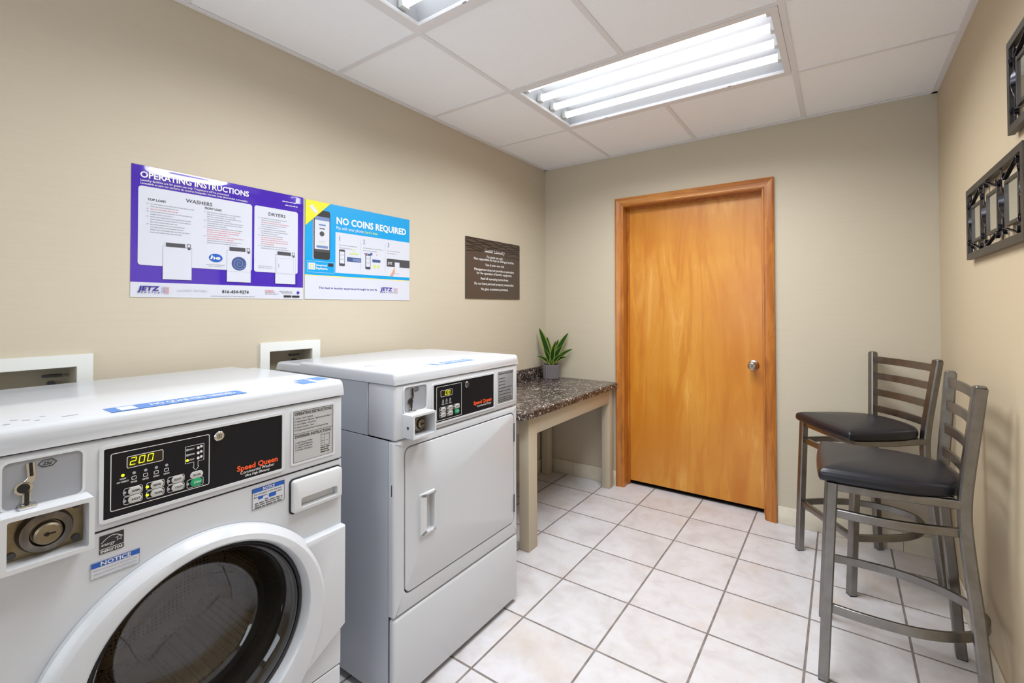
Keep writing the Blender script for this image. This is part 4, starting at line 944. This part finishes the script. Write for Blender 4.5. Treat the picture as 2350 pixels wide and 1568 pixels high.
bm = nb(); plate(bm, -1.9650, 1.5430, -1.8930, 1.5560, 0, -.0030, -.0024); cyl(bm, .0115, -.0030, -.0024, (-1.930, 0, 1.627), 'y', 20); plate(bm, -1.942, 1.648, -1.916, 1.653, 0, -.0030, -.0024); obj('screen_grey', bm, 'charcoal', ph)
bm = nb(); dashes(bm, -1.946, -1.914, 1.590, .003, -.0030, seed=31); obj('screen_text', bm, 'inkg', ph); 
bm = nb(); dashes(bm, -1.944, -1.914, 1.581, .003, -.0030, seed=32); obj('screen_text', bm, 'limeprint', ph)
bm = nb(); txt(bm, 'NO COINS REQUIRED', -1.8560, 1.6850, .0320, -.0016, .4180, 'l', .03); obj('title_lettering', bm, 'inkw', P2)
bm = nb(); txt(bm, 'Pay with your phone; now, ', -1.8560, 1.6600, .0150, -.0016, .150, 'l', .0); obj('subtitle_lettering', bm, 'inkw', P2)
bpy.data.objects.remove(bpy.data.objects['subtitle_lettering.001'])
bm = nb(); txt(bm, 'Pay with your phone;', -1.8560, 1.6595, .0150, -.0016, .1500, 'l', .0); obj('subtitle_lettering', bm, 'inkw', P2)
bm = nb(); txt(bm, "here's how", -1.6990, 1.6595, .0150, -.0016, .0760, 'l', .01); obj('subtitle_lettering', bm, 'limeprint', P2)
bm = nb(); bx(bm, (-1.8610, -.0016, 1.4537), (X1b, -.0006, 1.6455)); obj('steps_panel', bm, 'pwhite', P2)
bm = nb()
for s, x in (('1', -1.842), ('2', -1.712), ('3', -1.562)): txt(bm, s, x, 1.606, .0220, -.0024, None, 'l', .0)
obj('step_numbers', bm, 'swirl2', P2)
bm = nb()
for x, n in ((-1.842, .10), (-1.710, .12), (-1.563, .08)):
    for k in range(2): dashes(bm, x, x + n * (1 - .3 * k), 1.585 - .013 * k, .0035, -.0024, seed=int(-x * 100) + k)
plate(bm, -1.7275, 1.47, -1.727, 1.62, 0, -.0022, -.0014); plate(bm, -1.577, 1.47, -1.5765, 1.62, 0, -.0022, -.0014); obj('step_text', bm, 'inkg', P2)
for x0, z0 in ((-1.842, 1.488), (-1.697, 1.482)):
    t = thing('printed_handset', None, None); t.parent = P2
    bm = nb(); plate(bm, x0, z0, x0 + .030, z0 + .078, .004, -.0024, -.0014); obj('handset_body', bm, 'charcoal', t)
    bm = nb(); plate(bm, x0 + .003, z0 + .012, x0 + .027, z0 + .068, 0, -.0030, -.0022); obj('handset_screen', bm, 'pwhite', t)
    bm = nb(); dashes(bm, x0 + .006, x0 + .024, z0 + .05, .004, -.0034, seed=3); dashes(bm, x0 + .006, x0 + .024, z0 + .03, .004, -.0034, seed=4); obj('handset_print', bm, 'inkg', t)
bm = nb(); plate(bm, -1.800, 1.512, -1.722, 1.533, 0, -.0024, -.0014); plate(bm, -1.655, 1.520, -1.607, 1.534, 0, -.0024, -.0014); obj('printed_reader', bm, 'swirl', P2)
bm = nb(); plate(bm, -1.770, 1.515, -1.726, 1.528, 0, -.0030, -.0022); obj('reader_screen', bm, 'swirl2', P2)
bm = nb(); frame(bm, -1.769, 1.560, -1.757, 1.574, .0015, .003, -.0024, -.0014); dashes(bm, -1.786, -1.740, 1.548, .006, -.0024, seed=41); plate(bm, -1.648, 1.492, -1.634, 1.506, .003, -.0024, -.0014); plate(bm, -1.628, 1.492, -1.614, 1.506, .003, -.0024, -.0014); obj('lime_marks', bm, 'limeprint', P2)
bm = nb(); plate(bm, -1.668, 1.553, -1.656, 1.566, 0, -.0024, -.0014); plate(bm, -1.705, 1.558, -1.694, 1.561, 0, -.0024, -.0014); obj('card_marks', bm, 'dblue', P2)
bm = nb(); plate(bm, -1.690, 1.553, -1.681, 1.565, .004, -.0024, -.0014); plate(bm, -1.632, 1.556, -1.626, 1.562, .002, -.0024, -.0014); obj('card_marks', bm, 'inkr', P2)
bm = nb(); bx(bm, (-1.566, -.0024, 1.505), (X1b, -.0014, 1.546)); obj('printed_machine_strip', bm, 'charcoal', P2)
bm = nb(); txt(bm, 'JETZ', -1.560, 1.517, .012, -.0030, .028, 'l', .02); obj('strip_lettering', bm, 'inkw', P2)
bm = nb(); prism(bm, [(-1.545, 1.456), (-1.528, 1.456), (-1.508, 1.486), (-1.512, 1.510), (-1.518, 1.498), (-1.530, 1.478)], -.0030, -.0014); obj('printed_hand', bm, 'skin', P2)
bm = nb(); plate(bm, -1.515, 1.470, -1.484, 1.530, .003, -.0034, -.0024); obj('printed_screen', bm, 'pwhite', P2)
ap = thing('printed_app_badge', None, None); ap.parent = P2
bm = nb(); frame(bm, -1.998, 1.449, -1.866, 1.500, .0012, .003, -.0016, -.0008); plate(bm, -1.9935, 1.461, -1.961, 1.492, .003, -.0016, -.0008); obj('badge_frame', bm, 'pwhite', ap)
bm = nb(); frame(bm, -1.985, 1.468, -1.969, 1.486, .0025, .004, -.0022, -.0014); obj('badge_mark', bm, 'limeprint', ap)
bm = nb(); txt(bm, 'Download', -1.957, 1.479, .0085, -.0016, .054, 'l', .02); txt(bm, 'PayRange', -1.957, 1.464, .0095, -.0016, .056, 'l', .03); obj('badge_words', bm, 'inkw', ap)
bm = nb(); plate(bm, -1.898, 1.480, -1.872, 1.495, .002, -.0016, -.0008); obj('badge_store', bm, 'ink', ap)
bm = nb(); txt(bm, 'The best in laundry experience brought to you by', -1.9440, 1.3760, .0100, -.0016, .3180, 'l', .012); obj('footer_lettering', bm, 'navy', P2)
jetz(P2, -1.6070, 1.3760, .0180, .0790)
for o in list(bpy.data.objects):
    if o.parent == P2 and o.type == 'EMPTY' and o.name.startswith('company_logo'): o.location.y = .0012

SG = sheet('rules_sign', 'dark bronze Guest Laundry rules sign with raised ripples, left of the corner', 'sign')
sx0, sx1, sz0, sz1 = -.9590, -.3700, 1.3480, 1.7430
bm = nb(); bx(bm, (sx0, -.006, sz0), (sx1, 0, sz1), .001, 1); obj('sign_panel', bm, 'sign', SG)
bm = nb(); rnd = random.Random(11)
for k in range(9):
    z = sz1 - .006 - .0115 * k; ph_ = rnd.uniform(0, 6); f1 = rnd.uniform(28, 40); x0 = sx0 + .003; x1 = sx1 - .003
    path = [(x0 + (x1 - x0) * i / 60, -.0066, min(sz1 - .002, z + .005 * math.sin(f1 * (x1 - x0) * i / 60 + ph_) + .003 * math.sin(17 * i / 60 + k))) for i in range(61)]
    if k > 6: path = path[:16] if k % 2 else path[42:]
    sweep(bm, path, .0040, .0030, up=(0, 1, 0))
obj('ripple_relief', bm, 'signwave', SG)
cx_ = (sx0 + sx1) / 2; bm = nb(); txt(bm, 'Guest Laundry', cx_, 1.658, .0240, -.0075, .225, 'c', .022); obj('sign_title', bm, 'inkw', SG)
bm = nb()
for s, z, w in (('For guest use only.', 1.6205, .178), ('Not responsible for lost or damaged articles.', 1.6005, .440), ('Use at your own risk.', 1.5665, .205), ('Management does not provide an attendant', 1.5325, .435), ('for the operation of laundry equipment.', 1.5080, .385), ('Read all operating instructions.', 1.4735, .305), ('Do not leave personal property unattended.', 1.4395, .430), ('No glass containers permitted.', 1.4045, .295)): txt(bm, s, cx_ + .002, z, .0158, -.0075, w, 'c', .016)
obj('sign_lettering', bm, 'inkw', SG)

# ------------------------------------------------------------------ bar stools (front faces local -y)
def make_stool(label):
    t = thing('bar_stool', label, 'stool', (0, 0, 0), 0, 'gunmetal bar stools')
    T = .033; X = .192; XB = .156          # tube, half width at floor and top, half width at the bend
    def out(k):
        P = smooth_path([(-.207, -.195, 0), (-.204, -.209, 0), (-.192, -.2165, 0), (-.10, -.222, 0), (0, -.224, 0), (.10, -.222, 0), (.192, -.2165, 0), (.204, -.209, 0), (.207, -.195, 0)], 3)
        Q = smooth_path([(.207, -.195, 0), (.208, -.12, 0), (.204, -.01, 0), (.186, .08, 0), (.152, .140, 0), (.092, .178, 0), (0, .190, 0)], 4)[1:]
        L = [(p.x, p.y) for p in P] + [(p.x, p.y) for p in Q] + [(-p.x, p.y) for p in Q[::-1][1:-1]]
        return [(x * k, (y + .03) * k - .03) for x, y in L]
    bm = nb(); rows = []
    for k, z in ((.94, .687), (.985, .689), (1.0, .697), (1.0, .708), (.992, .717), (.97, .724), (.91, .730), (.76, .7365), (.5, .741), (.22, .743)): rows.append([bm.verts.new((x, y, z)) for x, y in out(k)])
    n = len(rows[0])
    for a, b in zip(rows, rows[1:]):
        for i in range(n): bm.faces.new((a[i], a[(i+1) % n], b[(i+1) % n], b[i]))
    bm.faces.new(rows[-1]); bm.faces.new(rows[0][::-1]); bmesh.ops.recalc_face_normals(bm, faces=bm.faces[:]); obj('seat', bm, 'vinyl', t, 60)
    yf = lambda z: -.208 + .032 * z / .69      # front legs lean a little
    for s in (-1, 1):
        bm = nb(); sweep(bm, [(s * X, yf(.004), .004), (s * X, yf(.686), .686)], T, T, up=(0, 1, 0)); lg = obj('leg', bm, 'stool', t, 30)
        bm = nb(); bx(bm, (s * X - T * .46, yf(0) - T * .46, 0), (s * X + T * .46, yf(0) + T * .46, .006), .001); obj('glide', bm, 'rubber', lg)
        ctrl = [(X, .217, .004), (X - .004, .208, .10), (X - .019, .188, .36)]
        path = [(s * p[0], p[1], p[2]) for p in ctrl] + [(s * p[0], p[1], p[2]) for p in smooth_path([(XB + .012, .178, .46), (XB + .003, .170, .56), (XB, .1665, .63), (XB + .002, .168, .70), (XB + .009, .175, .79)], 5)] + [(s * X, .199, 1.044)]
        bm = nb(); sweep(bm, path, T, T, up=(0, 1, 0)); bx(bm, (s * X - T * .42, .1993 - T * .42, 1.040), (s * X + T * .42, .1993 + T * .42, 1.050), .005, 3); lg = obj('back_post', bm, 'stool', t, 30)
        bm = nb(); bx(bm, (s * X - T * .46, .217 - T * .46, 0), (s * X + T * .46, .217 + T * .46, .006), .001); obj('glide', bm, 'rubber', lg)
    for k in range(4):
        z = 1.010 - .0835 * k; f_ = (z - .79) / .254; yb = .175 + .024 * f_; hw = XB + .009 + (X - XB - .009) * f_ - .014
        bm = nb(); sweep(bm, [(-hw + 2 * hw * i / 14, yb - .004 + .016 * math.sin(PI * i / 14), z) for i in range(15)], .008, .035); obj('slat', bm, 'stool', t, 30)
    bm = nb(); fz = .672
    bx(bm, (-X + T / 2, -.188, fz - .014), (X - T / 2, -.164, fz + .013), .002)
    for s in (-1, 1): sweep(bm, [(s * X * .985, -.165, fz), (s * X * .985, -.04, fz), (s * (XB + .006), .158, fz)], .022, .027)
    bx(bm, (-XB + .014, .125, fz - .014), (XB - .014, .147, fz + .013), .002); obj('seat_frame', bm, 'stool', t, 30)
    bm = nb(); bx(bm, (-X + T / 2, yf(.58) - .009, .570), (X - T / 2, yf(.58) + .009, .597), .002); obj('upper_stretcher', bm, 'stool', t, 30)
    for s in (-1, 1):
        bm = nb(); sweep(bm, [(s * (X + (XB - X) * i / 12 + .022 * math.sin(PI * i / 12)), yf(.58) + .014 + (.152 - yf(.58) - .014) * i / 12, .583) for i in range(13)], .018, .027); obj('upper_stretcher', bm, 'stool', t, 30)
    bm = nb(); bx(bm, (-X + T / 2, yf(.25) - .010, .236), (X - T / 2, yf(.25) + .010, .267), .002); obj('front_stretcher', bm, 'stool', t, 30)
    hp = [(-X + .002, yf(.25) + .014, .252), (-X - .006, -.08, .252), (-X + .002, .04, .252), (-X + .040, .140, .252), (-X + .105, .215, .252), (0, .248, .252)]
    hp = hp + [(-p[0], p[1], p[2]) for p in hp[::-1][1:]]
    bm = nb(); sweep(bm, smooth_path(hp, 5), .012, .031); obj('footrest_hoop', bm, 'stool', t, 30)
    return t
def copy_tree(o, parent=None):
    c = o.copy(); C.objects.link(c)
    if parent: c.parent = parent
    for ch in o.children: copy_tree(ch, c)
    return c
s1 = make_stool('gunmetal bar stool in front, black padded seat, ladder back against the right wall')
s1.location = (2.096, -1.022, 0); s1.rotation_euler.z = R(181.5 + 90)
bpy.context.view_layer.update()
s2 = copy_tree(s1); s2['label'] = 'gunmetal bar stool turned in the far corner, between door and front stool'
s2.location = (2.042, -.321, 0); s2.rotation_euler.z = R(215 + 90)

# ------------------------------------------------------------------ wrought iron mirrors on the right wall (front view, x = -world y)
def wall_mirror(yl, zb, zt, wdt, label):
    t = thing('wall_mirror', label, 'mirror', (W - .004, yl, zb), -PI / 2, 'wrought iron wall mirrors')
    h = zt - zb; fwid = .022
    bm = nb()
    o = [(0, 0), (wdt, 0), (wdt, h), (0, h)]; i = [(fwid, fwid), (wdt - fwid, fwid), (wdt - fwid, h - fwid), (fwid, h - fwid)]
    ringp(bm, o, i, -.017, -.003); obj('outer_frame', bm, 'ironframe', t, 20)
    n = 3; cell = (wdt - 2 * fwid) / n; pw = cell * .55; pz0, pz1 = h * .262, h * .705
    bm = nb()
    for k in range(4):
        for zz in (.02, h - .02): 
            pass
    for k in range(n):
        x0 = fwid + cell * k + (cell - pw) / 2 + .004; x1 = x0 + pw
        bm = nb(); frame(bm, x0 - .010, pz0 - .010, x1 + .010, pz1 + .010, .010, 0, -.013, -.003); pf = obj('pane_frame', bm, 'ironframe', t, 20)
        bm = nb(); bx(bm, (x0 - .0005, -.009, pz0 - .0005), (x1 + .0005, -.006, pz1 + .0005)); obj('mirror_pane', bm, 'mirror', pf, 0)
        for (za, zb_, flip) in ((h - fwid, pz1 + .010, k % 2), (pz0 - .010, fwid, (k + 1) % 2)):
            xa, xb = (x0 - .012, x1 + .012) if flip else (x1 + .012, x0 - .012)
            zt_, zl = za - .004, zb_ + .004; s = 1 if xb > xa else -1; zm = (zt_ + zl) / 2
            curl = [(xa + s * .012, zt_ - .018), (xa + s * .004, zt_ - .016), (xa, zt_ - .008), (xa + s * .006, zt_), (xa + s * .016, zt_ - .002)]
            curl2 = [(xb - s * .016, zl + .002), (xb - s * .006, zl), (xb, zl + .008), (xb - s * .004, zl + .016), (xb - s * .012, zl + .018)]
            pth = smooth_path([(a, -.012, b) for a, b in curl + [((xa + xb) / 2, zm)] + curl2], 5)
            bm = nb(); sweep(bm, pth, .0028, .011, up=(0, 1, 0)); obj('scroll', bm, 'iron', t)
    for k in range(n + 1):
        x = fwid + cell * k + (.010 if k == 0 else -.010 if k == n else 0) + .002
        bm = nb(); m_ = 28; pth = [(x + .004 * math.sin(2 * PI * i / m_), -.010, fwid + (h - 2 * fwid) * i / m_) for i in range(m_ + 1)]
        sweep(bm, pth, .0025, .015, up=(1, 0, 0), twist=lambda s: PI * (0 if s < .3 else (1 if s > .7 else (s - .3) / .4))); obj('twisted_strap', bm, 'iron', t)
        for zz, dn in ((h * .22, 1), (h * .78, -1)):
            bm = nb(); pth = smooth_path([(x - .006, -.014, zz + dn * .016), (x - .008, -.015, zz + dn * .004), (x - .002, -.016, zz - dn * .004), (x + .006, -.015, zz), (x + .005, -.014, zz + dn * .008), (x, -.014, zz + dn * .007)], 5)
            sweep(bm, pth, .002, .008, up=(0, 1, 0)); obj('curl', bm, 'iron', t)
    return t
wall_mirror(-.735, 1.466, 1.728, .660, 'lower wrought iron mirror with three small panes, on the right wall')
wall_mirror(-1.272, 1.777, 2.040, .660, 'upper wrought iron mirror on the right wall, mostly cut by the picture edge')
